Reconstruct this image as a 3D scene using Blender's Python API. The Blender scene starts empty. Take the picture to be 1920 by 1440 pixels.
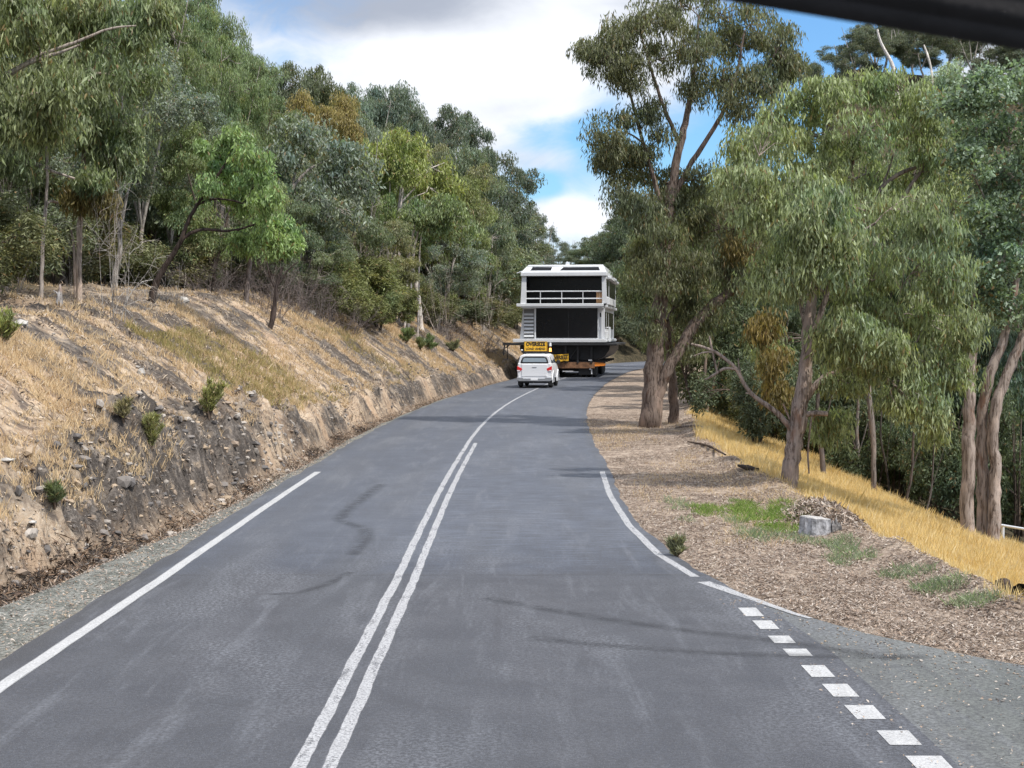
import bpy, bmesh, math, random
import numpy as np
from mathutils import Vector, Matrix
R = math.radians
S = bpy.context.scene
COL = S.collection
F_PX, CAM_H = 3000.0, 2.8
PITCH = math.atan(92 / 3000)
# ------------------------------------------------------------------ camera
cd = bpy.data.cameras.new("camera")
cam = bpy.data.objects.new("camera", cd); COL.objects.link(cam)
cam.location = (0, 0, CAM_H); cam.rotation_euler = (math.pi / 2 - PITCH, 0, 0)
cd.sensor_width = 36; cd.lens = 36 * F_PX / 1920
cd.clip_start = 0.02; cd.clip_end = 3000
cd.dof.use_dof = True; cd.dof.focus_distance = 60; cd.dof.aperture_fstop = 24
S.camera = cam
# ------------------------------------------------------------------ light
SUN_EL, SUN_AZ = R(56), R(128)          # azimuth measured clockwise from +Y (view direction)
sun_dir = Vector((math.sin(SUN_AZ) * math.cos(SUN_EL), math.cos(SUN_AZ) * math.cos(SUN_EL), math.sin(SUN_EL)))
sl = bpy.data.lights.new("sun", 'SUN'); sl.energy = 3.5; sl.angle = R(0.6); sl.color = (1.0, 0.95, 0.87)
sun = bpy.data.objects.new("sun", sl); COL.objects.link(sun)
sun.rotation_euler = sun_dir.to_track_quat('Z', 'Y').to_euler()
S.view_settings.view_transform = 'Standard'; S.view_settings.look = 'None'
S.view_settings.exposure = 0.5; S.view_settings.gamma = 1.0
S.cycles.max_bounces = 6; S.cycles.diffuse_bounces = 3; S.cycles.transparent_max_bounces = 8
S.cycles.use_denoising = True

class NT:
    """small helper to wire shader nodes"""
    def __init__(s, nt): s.nt = nt; s.n = nt.nodes; s.l = nt.links; s.n.clear()
    def add(s, t, ins=None, **kw):
        nd = s.n.new(t)
        for k, v in kw.items(): setattr(nd, k, v)
        for k, v in (ins or {}).items():
            sock = nd.inputs[k]
            if isinstance(v, bpy.types.NodeSocket): s.l.new(v, sock)
            else: sock.default_value = v
        return nd
    def math(s, op, a, b=0.0, c=0.0, clamp=False):
        n = s.add('ShaderNodeMath', {0: a, 1: b, 2: c}, operation=op); n.use_clamp = clamp
        return n.outputs[0]
    def mix(s, f, a, b, bt='MIX'):
        n = s.add('ShaderNodeMix', data_type='RGBA', blend_type=bt)
        for i, v in ((0, f), (6, a), (7, b)):
            if isinstance(v, bpy.types.NodeSocket): s.l.new(v, n.inputs[i])
            else: n.inputs[i].default_value = v if i == 0 or len(v) == 4 else (*v, 1)
        return n.outputs[2]
    def ss(s, v, lo, hi, a=0.0, b=1.0):
        n = s.add('ShaderNodeMapRange', {0: v, 1: lo, 2: hi, 3: a, 4: b}, interpolation_type='SMOOTHSTEP')
        return n.outputs[0]
    def noise(s, vec, scale, detail=4, rough=.55, dist=0.0):
        return s.add('ShaderNodeTexNoise', {'Vector': vec, 'Scale': scale, 'Detail': detail, 'Roughness': rough, 'Distortion': dist})
    def mapv(s, vec, scale=(1, 1, 1), rot=(0, 0, 0), loc=(0, 0, 0)):
        return s.add('ShaderNodeMapping', {'Vector': vec, 'Scale': scale, 'Rotation': rot, 'Location': loc}).outputs[0]

def px_dir(px, py):
    st, ct = math.sin(PITCH), math.cos(PITCH)
    u = 720 - py
    return np.array([px - 960.0, F_PX * ct + u * st, -F_PX * st + u * ct])
def AT(px, py, Y):
    d = px_dir(px, py); return np.array([0, 0, CAM_H]) + d * (Y / d[1])
def GR(px, py, z=0.0):
    d = px_dir(px, py); return np.array([0, 0, CAM_H]) + d * ((z - CAM_H) / d[2])

# ------------------------------------------------------------------ world: sky with broken cloud
w = bpy.data.worlds.new("World"); S.world = w; w.use_nodes = True
t = NT(w.node_tree)
sky = t.add('ShaderNodeTexSky', sky_type='NISHITA'); sky.sun_disc = False
sky.sun_elevation = SUN_EL; sky.sun_rotation = SUN_AZ; sky.air_density = 1.0; sky.dust_density = 0.6; sky.ozone_density = 2.0
co = t.add('ShaderNodeTexCoord').outputs['Generated']
cv = t.mapv(co, scale=(1, 1, 2.0))
n1 = t.noise(cv, 4.2, 8, .52, .25).outputs[0]
n2 = t.noise(t.mapv(co, scale=(1, 1, 2.4), loc=(3.1, 1.7, .4)), 5.5, 6, .5, .3).outputs[0]
cover = t.math('ADD', n1, 0.17)
def blob(px, py, rx, ry, amt, acc):
    d = px_dir(px, py); d = d / np.linalg.norm(d)
    k = 3000.0
    v = t.mapv(co, loc=(-d[0] * k / rx, 0, -d[2] * k / ry), scale=(k / rx, 0, k / ry))
    ln = t.add('ShaderNodeVectorMath', {0: v}, operation='LENGTH').outputs['Value']
    # only the half of the sky ahead of the road
    m = t.ss(ln, 0.25, 1.0, amt, 0.0)
    return t.math('ADD', acc, m)
for b in ((1050, 252, 150, 50, -.20), (1135, 235, 90, 130, -.22), (1005, 350, 70, 44, -.22), (1540, 90, 300, 190, -.6), (1400, 300, 280, 200, -.4),
          (1060, 400, 110, 50, .25), (820, 150, 420, 230, .16), (960, 40, 280, 120, .2)):
    cover = blob(*b, cover)
n3 = t.noise(t.mapv(co, scale=(1, 1, 1.8)), 22, 7, .6, .6).outputs[0]
cover = t.math('ADD', cover, t.math('MULTIPLY', t.math('SUBTRACT', n3, .5), .42))
mask = t.ss(cover, 0.36, 0.80)
shade = t.math('ADD', n2, t.math('MULTIPLY', t.math('SUBTRACT', n3, .5), .18))
shade = blob(690, -10, 420, 120, -.30, shade); shade = blob(930, 190, 240, 60, -.05, shade)
shade = blob(830, 130, 300, 90, .10, shade); shade = blob(1090, 400, 110, 60, .2, shade)
ccol = t.mix(t.ss(shade, 0.20, 0.66), (.33, .365, .44), (.735, .76, .81))
skyc = t.mix(1.0, sky.outputs[0], (.068, .100, .128), 'MULTIPLY')
# cloud only above the horizon
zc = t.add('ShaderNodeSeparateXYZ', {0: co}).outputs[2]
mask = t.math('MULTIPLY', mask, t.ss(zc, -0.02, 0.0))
zb = t.ss(zc, .25, .65, 1.0, 1.7)  # unseen cloud high overhead brightened to add ambient light
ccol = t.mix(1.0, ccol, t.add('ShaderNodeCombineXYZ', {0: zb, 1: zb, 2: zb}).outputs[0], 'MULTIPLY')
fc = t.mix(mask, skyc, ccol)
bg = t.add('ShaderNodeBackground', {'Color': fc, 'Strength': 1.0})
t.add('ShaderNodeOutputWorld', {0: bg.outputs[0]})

# ------------------------------------------------------------------ mesh helpers
def mesh_np(name, V, F, mats=None, smooth=False, fmat=None):
    V = np.asarray(V, dtype=np.float32).reshape(-1, 3)
    F = np.asarray(F, dtype=np.int32)
    me = bpy.data.meshes.new(name)
    k = F.shape[1]
    me.vertices.add(len(V)); me.vertices.foreach_set('co', V.ravel())
    me.loops.add(F.size); me.loops.foreach_set('vertex_index', F.ravel())
    me.polygons.add(len(F)); me.polygons.foreach_set('loop_start', np.arange(0, F.size, k, dtype=np.int32))
    me.polygons.foreach_set('use_smooth', np.full(len(F), smooth))
    for m in (mats or []): me.materials.append(m)
    if fmat is not None: me.polygons.foreach_set('material_index', np.asarray(fmat, dtype=np.int32))
    me.update(calc_edges=True); me.validate()
    return me
def ob(name, me, parent=None, loc=None, label=None, cat=None, group=None, kind=None, color=None):
    o = bpy.data.objects.new(name, me); COL.objects.link(o)
    if parent is not None: o.parent = parent
    if loc is not None: o.location = loc
    if label: o['label'] = label
    if cat: o['category'] = cat
    if group: o['group'] = group
    if kind: o['kind'] = kind
    if color: o.color = (*color, 1)
    return o
def thing(name, label, cat, loc=(0, 0, 0), rz=0.0, group=None):
    o = ob(name, None, None, loc, label, cat, group); o.rotation_euler.z = rz; o.empty_display_size = .3
    return o

class MB:
    def __init__(s): s.bm = bmesh.new()
    def box(s, c, d, rot=None, taper=None):
        hx, hy, hz = d[0] / 2, d[1] / 2, d[2] / 2
        vs = []
        for z in (-1, 1):
            kx, ky = (taper if (taper and z > 0) else (1, 1))
            for x, y in ((-1, -1), (1, -1), (1, 1), (-1, 1)):
                v = Vector((x * hx * kx, y * hy * ky, z * hz))
                if rot: v.rotate(rot)
                vs.append(s.bm.verts.new(v + Vector(c)))
        for f in ((3, 2, 1, 0), (4, 5, 6, 7), (0, 1, 5, 4), (1, 2, 6, 5), (2, 3, 7, 6), (3, 0, 4, 7)):
            s.bm.faces.new([vs[i] for i in f])
        return s
    def b2(s, x0, x1, y0, y1, z0, z1): return s.box(((x0 + x1) / 2, (y0 + y1) / 2, (z0 + z1) / 2), (x1 - x0, y1 - y0, z1 - z0))
    def rod(s, p0, p1, r, n=10, r2=None):
        p0, p1 = Vector(p0), Vector(p1); d = p1 - p0
        m = Matrix.Translation((p0 + p1) / 2) @ d.to_track_quat('Z', 'Y').to_matrix().to_4x4()
        bmesh.ops.create_cone(s.bm, cap_ends=True, segments=n, radius1=r, radius2=r if r2 is None else r2, depth=d.length, matrix=m)
        return s
    def prism(s, pts, axis, a, b):
        """closed outline pts (2D) swept along axis from a to b"""
        def P(p, q): return {'x': (q, p[0], p[1]), 'y': (p[0], q, p[1]), 'z': (p[0], p[1], q)}[axis]
        v0 = [s.bm.verts.new(P(p, a)) for p in pts]; v1 = [s.bm.verts.new(P(p, b)) for p in pts]
        s.bm.faces.new(v0); s.bm.faces.new(v1[::-1])
        n = len(pts)
        for i in range(n): s.bm.faces.new((v0[i], v1[i], v1[(i + 1) % n], v0[(i + 1) % n]))
        return s
    def loft(s, rings, cap=True):
        vr = [[s.bm.verts.new(p) for p in r] for r in rings]; n = len(vr[0])
        for a, b in zip(vr, vr[1:]):
            for i in range(n): s.bm.faces.new((a[i], a[(i + 1) % n], b[(i + 1) % n], b[i]))
        if cap: s.bm.faces.new(vr[0]); s.bm.faces.new(vr[-1][::-1])
        return s
    def torus(s, c, R0, r, axis='x', n=24, k=10, squash=1.0):
        rings = []
        for i in range(n):
            a = 2 * math.pi * i / n; ring = []
            for j in range(k):
                b = 2 * math.pi * j / k; q = R0 + r * math.cos(b); h = squash * r * math.sin(b)
                ring.append(Vector((h, q * math.cos(a), q * math.sin(a))) + Vector(c))
            rings.append(ring)
        return s.loft(rings + [rings[0]], cap=False)
    def build(s, name, mat, parent=None, bevel=0.0, smooth=False, seg=2, **kw):
        bmesh.ops.remove_doubles(s.bm, verts=s.bm.verts, dist=1e-6)
        bmesh.ops.recalc_face_normals(s.bm, faces=s.bm.faces)
        me = bpy.data.meshes.new(name); s.bm.to_mesh(me); s.bm.free()
        me.materials.append(mat)
        if smooth or bevel:
            for p in me.polygons: p.use_smooth = True
        o = ob(name, me, parent, **kw)
        if bevel:
            m = o.modifiers.new('bevel', 'BEVEL'); m.width = bevel; m.segments = seg; m.limit_method = 'ANGLE'; m.angle_limit = R(35); m.harden_normals = True
        elif smooth:
            me.set_sharp_from_angle(angle=R(35))
        return o

# ------------------------------------------------------------------ materials
def mat(name, col=(.5, .5, .5), rough=.6, metal=0.0, noise=0.0, nscale=8.0, spec=.5, emit=None, bump=0.0, dirt=None):
    m = bpy.data.materials.new(name); m.use_nodes = True; t = NT(m.node_tree)
    p = t.add('ShaderNodeBsdfPrincipled', {'Roughness': rough, 'Metallic': metal, 'Specular IOR Level': spec})
    c = (*col, 1)
    if noise or bump or dirt:
        oc = t.add('ShaderNodeTexCoord').outputs['Object']
        nz = t.noise(oc, nscale, 5, .6).outputs[0]
        if noise:
            c = t.mix(t.ss(nz, .3, .7), tuple(x * (1 - noise) for x in col), tuple(min(1, x * (1 + noise)) for x in col))
        if dirt:
            c = t.mix(t.ss(t.noise(t.mapv(oc, scale=(1, 1, .35)), 3.0, 6, .65).outputs[0], .5, .75, 0, .7), c if not isinstance(c, tuple) else c, dirt)
        if bump:
            b = t.add('ShaderNodeBump', {'Strength': bump, 'Distance': .02, 'Height': nz}); t.l.new(b.outputs[0], p.inputs['Normal'])
    if isinstance(c, tuple): p.inputs['Base Color'].default_value = c
    else: t.l.new(c, p.inputs['Base Color'])
    if emit: p.inputs['Emission Color'].default_value = (*emit[0], 1); p.inputs['Emission Strength'].default_value = emit[1]
    t.add('ShaderNodeOutputMaterial', {0: p.outputs[0]})
    return m
def leaf_material(name, transl=.42, hue=(1.35, 1.15, .5), hue_amt=.075, gloss=.45):
    m = bpy.data.materials.new(name); m.use_nodes = True; t = NT(m.node_tree)
    oi = t.add('ShaderNodeObjectInfo'); ge = t.add('ShaderNodeNewGeometry')
    rnd = ge.outputs['Random Per Island']
    base = oi.outputs['Color']
    v = t.ss(rnd, 0, 1, 1.1, 3.5)
    c = t.mix(1.0, base, t.add('ShaderNodeCombineXYZ', {0: t.math('MULTIPLY', v, 1.03), 1: t.math('MULTIPLY', v, .95), 2: t.math('MULTIPLY', v, 1.06)}).outputs[0], 'MULTIPLY')
    # young growth and ageing foliage in patches through the crown
    nz = t.noise(ge.outputs['Position'], 0.9, 3, .6).outputs[0]
    warm = t.mix(1.0, c, (*hue, 1), 'MULTIPLY')
    c = t.mix(t.ss(nz, .50, .72, 0, hue_amt * 5), c, warm)
    nz2 = t.noise(ge.outputs['Position'], 0.55, 2, .5).outputs[0]
    cool = t.mix(1.0, c, (.72, .86, .98, 1), 'MULTIPLY')
    c = t.mix(t.ss(nz2, .5, .7, 0, .8), c, cool)
    rb = t.math('GREATER_THAN', t.math('FRACT', t.math('MULTIPLY', rnd, 37.7)), .965)
    c = t.mix(t.math('MULTIPLY', rb, .75), c, (.26, .16, .07))
    d = t.add('ShaderNodeBsdfPrincipled', {'Base Color': c, 'Roughness': gloss, 'Specular IOR Level': .35})
    tr = t.add('ShaderNodeBsdfTranslucent', {'Color': t.mix(1.0, c, (1.15, 1.25, .6, 1), 'MULTIPLY')})
    mx = t.add('ShaderNodeMixShader', {0: transl, 1: d.outputs[0], 2: tr.outputs[0]})
    t.add('ShaderNodeOutputMaterial', {0: mx.outputs[0]})
    return m
M_LEAF = leaf_material('gum_leaf')
M_SHRUB = leaf_material('shrub_leaf', .28, (1.35, 1.1, .5), .1, .6)
def bark_material(name):
    m = bpy.data.materials.new(name); m.use_nodes = True; t = NT(m.node_tree)
    oi = t.add('ShaderNodeObjectInfo'); oc = t.add('ShaderNodeTexCoord').outputs['Object']
    ps = t.add('ShaderNodeNewGeometry').outputs['Position']
    st = t.noise(t.mapv(ps, scale=(7, 7, .9)), 3.0, 7, .65, .6).outputs[0]
    bl = t.noise(t.mapv(ps, scale=(1, 1, .45)), 2.3, 5, .6).outputs[0]
    base = oi.outputs['Color']
    dark = t.mix(1.0, base, (.30, .27, .25, 1), 'MULTIPLY'); lite = t.mix(1.0, base, (1.5, 1.42, 1.35, 1), 'MULTIPLY')
    c = t.mix(t.ss(st, .36, .56), dark, base)
    c = t.mix(t.ss(bl, .52, .66, 0, .8), c, lite)
    c = t.mix(t.ss(bl, .30, .42, .7, 0), c, t.mix(1.0, base, (.62, .42, .32, 1), 'MULTIPLY'))
    b = t.add('ShaderNodeBump', {'Strength': .8, 'Distance': .03, 'Height': st})
    p = t.add('ShaderNodeBsdfPrincipled', {'Base Color': c, 'Roughness': .9, 'Specular IOR Level': .15, 'Normal': b.outputs[0]})
    t.add('ShaderNodeOutputMaterial', {0: p.outputs[0]})
    return m
M_BARK = bark_material('gum_bark')
M_WHITE = mat('white_gelcoat', (.62, .635, .66), .35, noise=.04, nscale=1.5, dirt=(.6, .6, .58))
M_DARKGLASS = mat('tinted_window', (.006, .006, .008), .22, noise=.3, nscale=.8, spec=.25)
M_BLACK = mat('black_steel', (.018, .018, .02), .55, noise=.4, nscale=5)
M_ALU = mat('pale_rail', (.72, .74, .77), .35, .2)
M_TYRE = mat('tyre_rubber', (.022, .022, .023), .85, noise=.3, nscale=20, bump=.3)
# ------------------------------------------------------------------ terrain height
_yk = [-60, 0, 10, 18, 28, 41.6, 50, 58, 66, 74, 82, 92, 106, 122, 135, 150, 160, 170, 180, 195, 210, 500]
_xk = [-1.9, -1.35, -1.27, -1.2, -1.2, -1.03, -.82, -.48, 0, .6, 1.3, 2.2, 3.75, 5.7, 7.9, 11.2, 13.8, 17.5, 22, 30, 40, 40]
_yf = np.arange(-60, 460, .5); _xf = np.interp(_yf, _yk, _xk)
_k = np.exp(-(np.arange(-16, 17) / 7.0) ** 2); _k /= _k.sum()
_xs = np.convolve(np.pad(_xf, 16, mode='edge'), _k, 'valid')
def RC(y): return np.interp(y, _yf, _xs)
_rng = np.random.RandomState(5)
_perm = _rng.rand(256, 256)
def vnoise(x, y):
    xi = np.floor(x).astype(int); yi = np.floor(y).astype(int); fx = x - xi; fy = y - yi
    fx = fx * fx * (3 - 2 * fx); fy = fy * fy * (3 - 2 * fy)
    a = _perm[xi % 256, yi % 256]; b = _perm[(xi + 1) % 256, yi % 256]; c = _perm[xi % 256, (yi + 1) % 256]; d = _perm[(xi + 1) % 256, (yi + 1) % 256]
    return (a * (1 - fx) + b * fx) * (1 - fy) + (c * (1 - fx) + d * fx) * fy
def fbm(x, y, o=4):
    s = 0; a = .5
    for i in range(o): s = s + a * (vnoise(x * 2 ** i + 17 * i, y * 2 ** i + 31 * i) - .5) * 2; a *= .5
    return s
def sst(x, a, b):
    t = np.clip((x - a) / (b - a), 0, 1); return t * t * (3 - 2 * t)
def toe_d(y): return np.interp(y, [8, 14, 18, 23, 30, 40, 60, 90, 200], [2.5, 1.95, 1.5, 1.05, .9, .85, .85, .85, 1.0]) + .18 * fbm(y * .5, y * 0 + 3.3, 3)
def rock_h(y): return np.interp(y, [10, 16, 20, 25, 31, 38, 50, 60, 70, 100], [.2, .3, .6, 1.1, 1.0, .7, .5, .7, .8, .5]) * (1 + .3 * fbm(y * .7, y * 0 + 9.1, 3))
def crest_h(y): return np.interp(y, [0, 20, 30, 36, 46, 63, 90, 150, 250], [2.8, 2.95, 3.15, 3.4, 3.95, 4.3, 4.9, 6.8, 7.2])
def berm_x(y): return np.where(y < 40, np.interp(y, [0, 12, 16, 26, 38, 40], [40, 9, 5.1, 4.8, 4.85, 4.95]), RC(y) + np.interp(y, [40, 49, 60, 80, 200], [5.95, 6.4, 7.2, 8, 9]))
def height(x, y, zones=False):
    x = np.asarray(x, float); y = np.asarray(y, float)
    c = RC(y); dl = c - 3.12 - x; td = toe_d(y); rh = rock_h(y); ch = crest_h(y)
    u = dl - td
    rough = sst(u, -.1, .4) * (1 - sst(u, 7, 10))
    face = rh * sst(u + .12 * fbm(x * 2.5, y * 2.2, 3), 0, .42 + .25 * rh)
    run = (ch - rh) / .66
    v = np.clip((u - .6) / run, 0, 1)
    slope = (ch - rh) * (v - .14 * v ** 3) / .86
    k = np.interp(y, [0, 60, 120, 150, 190, 400], [.42, .5, .5, .36, .16, .1])
    beyond = np.clip(u - .6 - run, 0, 999)
    hill = beyond * .10 + np.clip(beyond - 4, 0, 70) * k
    ditch = -.16 * np.exp(-((u + .22) / .22) ** 2)
    left = np.where(dl > 0, -.03 - .03 * sst(dl, 0, .6) + ditch + face + slope + hill, -.03)
    left = left + rough * (.26 * fbm(x * .45, y * 1.3, 4) + .16 * np.abs(fbm(x * 1.6, y * 2.4 + 8, 4)) + .13 * fbm(x * 3.6, y * 3.9, 4)) + sst(u, .0, .2) * (1 - sst(u, .9, 1.5)) * (.30 * fbm(x * 3.0, y * 2.6, 4) + np.interp(y, [14, 20, 32, 60], [.25, .62, .6, .4]) * (blocky(x, y) - .35))
    left = left + sst(beyond, 0, 5) * .4 * fbm(x * .2, y * .2, 3)
    bx = berm_x(y); dr = x - (c + 3.15); q = x - bx
    verge = sst(dr, 0, .5) * (.02 + .035 * fbm(x * 1.1, y * 1.1, 4) + .02 * fbm(x * 5, y * 5, 2)) + .12 * np.exp(-(q / .45) ** 2) * sst(dr, .5, 1.5) * (1 + fbm(x * 2, y * 2, 3))
    down = np.clip(q, 0, 999)
    drop = -(.33 * np.clip(down, 0, 9) + .42 * np.clip(down - 9, 0, 13)) + .25 * sst(down, 0, 4) * fbm(x * .35, y * .35, 3)
    drop = drop * (1 - sst(y, 120, 190) * .8)
    right = -.03 + np.where(dr > 0, verge, 0) + drop
    # far hill across the valley, beyond the bend
    fh = np.clip(y - 195, 0, 72) * .66 * sst(x / np.maximum(y, 50), .165, .205)
    z = np.where(x < c, left, right) + np.minimum(fh, 85)
    z = np.where((y > 205) & (x < c), z * np.interp(y, [205, 240], [1, 1]), z)
    # side road mouth: level ground
    z = np.where((y < side_y(x)) & (x > c + 1), -.035, z)
    if zones:
        return z, dict(u=u, dl=dl, dr=dr, q=q, v=v, beyond=beyond, rh=rh, td=td)
    return z
def blocky(x, y):
    wx = x + .35 * fbm(x * 1.3, y * 1.1, 3); wy = y + .5 * fbm(x * 1.1 + 9, y * .9, 3)
    a = _perm[np.floor(wx * 2.6 + wy * .8).astype(int) % 256, np.floor(wy * 1.3 - wx * .5).astype(int) % 256]
    b = _perm[(np.floor(wx * 5.2 - wy).astype(int) + 77) % 256, np.floor(wy * 2.9 + wx * 1.2).astype(int) % 256]
    return .65 * a + .35 * b
def side_y(x): return np.interp(x, [1.9, 2.1, 2.84, 3.3, 4.3, 6, 9, 20, 60], [18.9, 18.4, 16.1, 15.0, 13.5, 12.6, 12.0, 11.2, 10])
def hz(x, y): return float(height(np.array([x]), np.array([y]))[0])

ys = np.concatenate([np.arange(-12, 9, 1.0), np.arange(9, 40, .14), np.arange(40, 70, .25), np.arange(70, 125, .6), np.arange(125, 220, 2.5), np.arange(220, 430, 8)])
xo = np.concatenate([-np.geomspace(150, 16, 34), np.arange(-15.6, -9, .28), np.arange(-9, -3.2, .11), np.array([-3.0, -1.5, 0, 1.5, 2.6]), np.arange(2.9, 8, .13), np.arange(8, 16, .35), np.geomspace(16.3, 260, 46)])
YY, XO = np.meshgrid(ys, xo, indexing='ij')
XX = RC(np.minimum(YY, 195)) + XO
ZZ, zn = height(XX, YY, True)
V = np.stack([XX, YY, ZZ], -1).reshape(-1, 3)
ny, nx = XX.shape
idx = np.arange(ny * nx).reshape(ny, nx)
Fq = np.stack([idx[:-1, :-1], idx[:-1, 1:], idx[1:, 1:], idx[1:, :-1]], -1).reshape(-1, 4)

def set_attr(me, name, arr):
    a = me.attributes.new(name, 'FLOAT', 'POINT'); a.data.foreach_set('value', np.asarray(arr, dtype=np.float32).ravel())
u, dl, dr, q, beyond = zn['u'], zn['dl'], zn['dr'], zn['q'], zn['beyond']
a_rock = sst(u, -.02, .12) * (1 - sst(u, .25 + .5 * zn['rh'], .7 + .7 * zn['rh'])) * sst(fbm(YY * .3, XX * .6 + 2, 4) + np.interp(YY, [14, 19, 21.5, 24, 31, 36, 56, 62, 72, 80], [-.3, -.25, .05, .3, .2, -.15, -.15, .15, .15, -.1]), -.1, .12)
rill = fbm(XX * .33 + 3, YY * 1.15, 4)
big = fbm(XX * .22, YY * .13 + 5, 3)
a_rock = np.clip(a_rock + (XX < RC(YY)) * sst(u, .5, 1.2) * (1 - sst(beyond, 0, 2)) * sst(rill + big * .6 + .12 * (zn['v'] - .3), -.03, .12) * .92 * np.interp(YY, [15, 20, 25], [.15, .35, 1]), 0, 1)
a_grav = sst(dl, 0, .1) * (1 - sst(u, -.25, 0.02)); a_litter_l = np.exp(-((u + .15) / .22) ** 2)
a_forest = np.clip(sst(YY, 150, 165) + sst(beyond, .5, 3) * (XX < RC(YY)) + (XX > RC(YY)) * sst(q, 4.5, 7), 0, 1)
_ro = np.interp(YY, [0, 18.4, 20.4, 23.5, 28, 33, 50], [3.1, 3.3, 3.1, 2.97, 2.95, 3.05, 3.05]); a_verge = sst(XX - RC(YY) - _ro, 0, .1) * (1 - sst(q, -.2, .4)); a_gold = sst(q, 0, .6) * (1 - sst(q, 6, 8)) * (YY < 75)
def terrain_material():
    m = bpy.data.materials.new('bush_ground'); m.use_nodes = True; t = NT(m.node_tree)
    P = t.add('ShaderNodeNewGeometry').outputs['Position']
    A = lambda n: t.add('ShaderNodeAttribute', attribute_name=n).outputs['Fac']
    fine = t.noise(P, 14, 6, .7).outputs[0]; mid = t.noise(P, 2.6, 6, .62).outputs[0]; lo = t.noise(P, .45, 4, .6).outputs[0]
    streak = t.noise(t.mapv(P, scale=(.55, 3.2, 1.0)), 1.6, 7, .66, .4).outputs[0]
    # dry bank: straw, tan soil, grey stone
    c = t.mix(t.ss(mid, .36, .64), (.30, .22, .155), (.48, .37, .265))
    c = t.mix(t.ss(fine, .42, .72, 0, .85), c, (.52, .44, .34))
    c = t.mix(t.ss(streak, .49, .60, 0, .9), c, (.10, .084, .075))
    clod = t.noise(P, 6.0, 5, .7).outputs[0]
    c = t.mix(t.ss(clod, .50, .64, 0, .6), c, (.12, .095, .075))
    c = t.mix(t.ss(lo, .48, .66, 0, .6), c, (.42, .29, .19))
    speck = t.add('ShaderNodeTexVoronoi', {'Vector': P, 'Scale': 9.0}).outputs['Distance']
    c = t.mix(t.ss(speck, .06, .16, .7, 0), c, (.56, .52, .47))
    # broken rock
    vor = t.add('ShaderNodeTexVoronoi', {'Vector': t.mapv(t.add('ShaderNodeVectorMath', {0: P, 1: t.noise(P, 1.7, 4, .6).outputs['Color']}, operation='ADD').outputs[0], scale=(.45, 1.9, 1.3), rot=(.5, .3, .2)), 'Scale': 4.6, 'Randomness': 1.0}, feature='DISTANCE_TO_EDGE').outputs['Distance']
    rk = t.mix(t.ss(mid, .35, .65), (.030, .027, .026), (.185, .16, .14))
    rk = t.mix(t.ss(fine, .5, .75, 0, .7), rk, (.40, .36, .32))
    rk = t.mix(t.math('MULTIPLY', t.ss(vor, 0, .09, .8, 0), t.ss(lo, .35, .6)), rk, (.04, .034, .03))
    rk = t.mix(t.ss(streak, .44, .58, 0, .7), rk, (.055, .048, .044))
    rk = t.mix(t.ss(mid, .55, .7, 0, .75), rk, (.36, .28, .20))
    c = t.mix(t.math('MULTIPLY', A('rock'), t.ss(mid, .25, .5, .55, 1)), c, rk)
    # gravel shoulder, grey green
    gv = t.add('ShaderNodeSeparateColor', {0: t.add('ShaderNodeTexVoronoi', {'Vector': P, 'Scale': 38.0}).outputs['Color']}).outputs[0]
    gg = t.mix(.65, t.mix(t.ss(mid, .35, .65), (.135, .14, .125), (.215, .215, .195)), gv, 'SOFT_LIGHT')
    c = t.mix(A('gravel'), c, gg)
    lit = t.mix(t.ss(fine, .4, .65), (.06, .042, .03), (.24, .155, .095))
    c = t.mix(t.math('MULTIPLY', A('ditch'), t.ss(mid, .42, .6)), c, lit)
    # verge: leaf litter on brown gravel
    vv = t.add('ShaderNodeSeparateColor', {0: t.add('ShaderNodeTexVoronoi', {'Vector': t.mapv(P, scale=(1, .6, 1)), 'Scale': 22.0}).outputs['Color']}).outputs[0]
    vg = t.mix(t.ss(mid, .35, .66), (.21, .16, .125), (.36, .29, .23))
    vg = t.mix(.55, vg, vv, 'SOFT_LIGHT')
    c = t.mix(A('verge'), c, vg)
    c = t.mix(A('gold'), c, t.mix(mid, (.30, .20, .08), (.48, .34, .14)))
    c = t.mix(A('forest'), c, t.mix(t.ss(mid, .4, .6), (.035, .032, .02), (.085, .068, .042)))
    bump = t.add('ShaderNodeBump', {'Strength': .9, 'Distance': .05, 'Height': t.math('ADD', fine, t.math('MULTIPLY', vor, t.math('MULTIPLY', A('rock'), 1.0)))})
    p = t.add('ShaderNodeBsdfPrincipled', {'Base Color': c, 'Roughness': .95, 'Specular IOR Level': .1, 'Normal': bump.outputs[0]})
    t.add('ShaderNodeOutputMaterial', {0: p.outputs[0]})
    return m
me = mesh_np('ground', V, Fq, [terrain_material()], True)
for n_, a_ in (('rock', a_rock), ('gravel', a_grav), ('ditch', a_litter_l * (XX < RC(YY))), ('verge', a_verge), ('gold', a_gold), ('forest', a_forest)): set_attr(me, n_, a_)
ob('ground', me, kind='structure')

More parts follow.
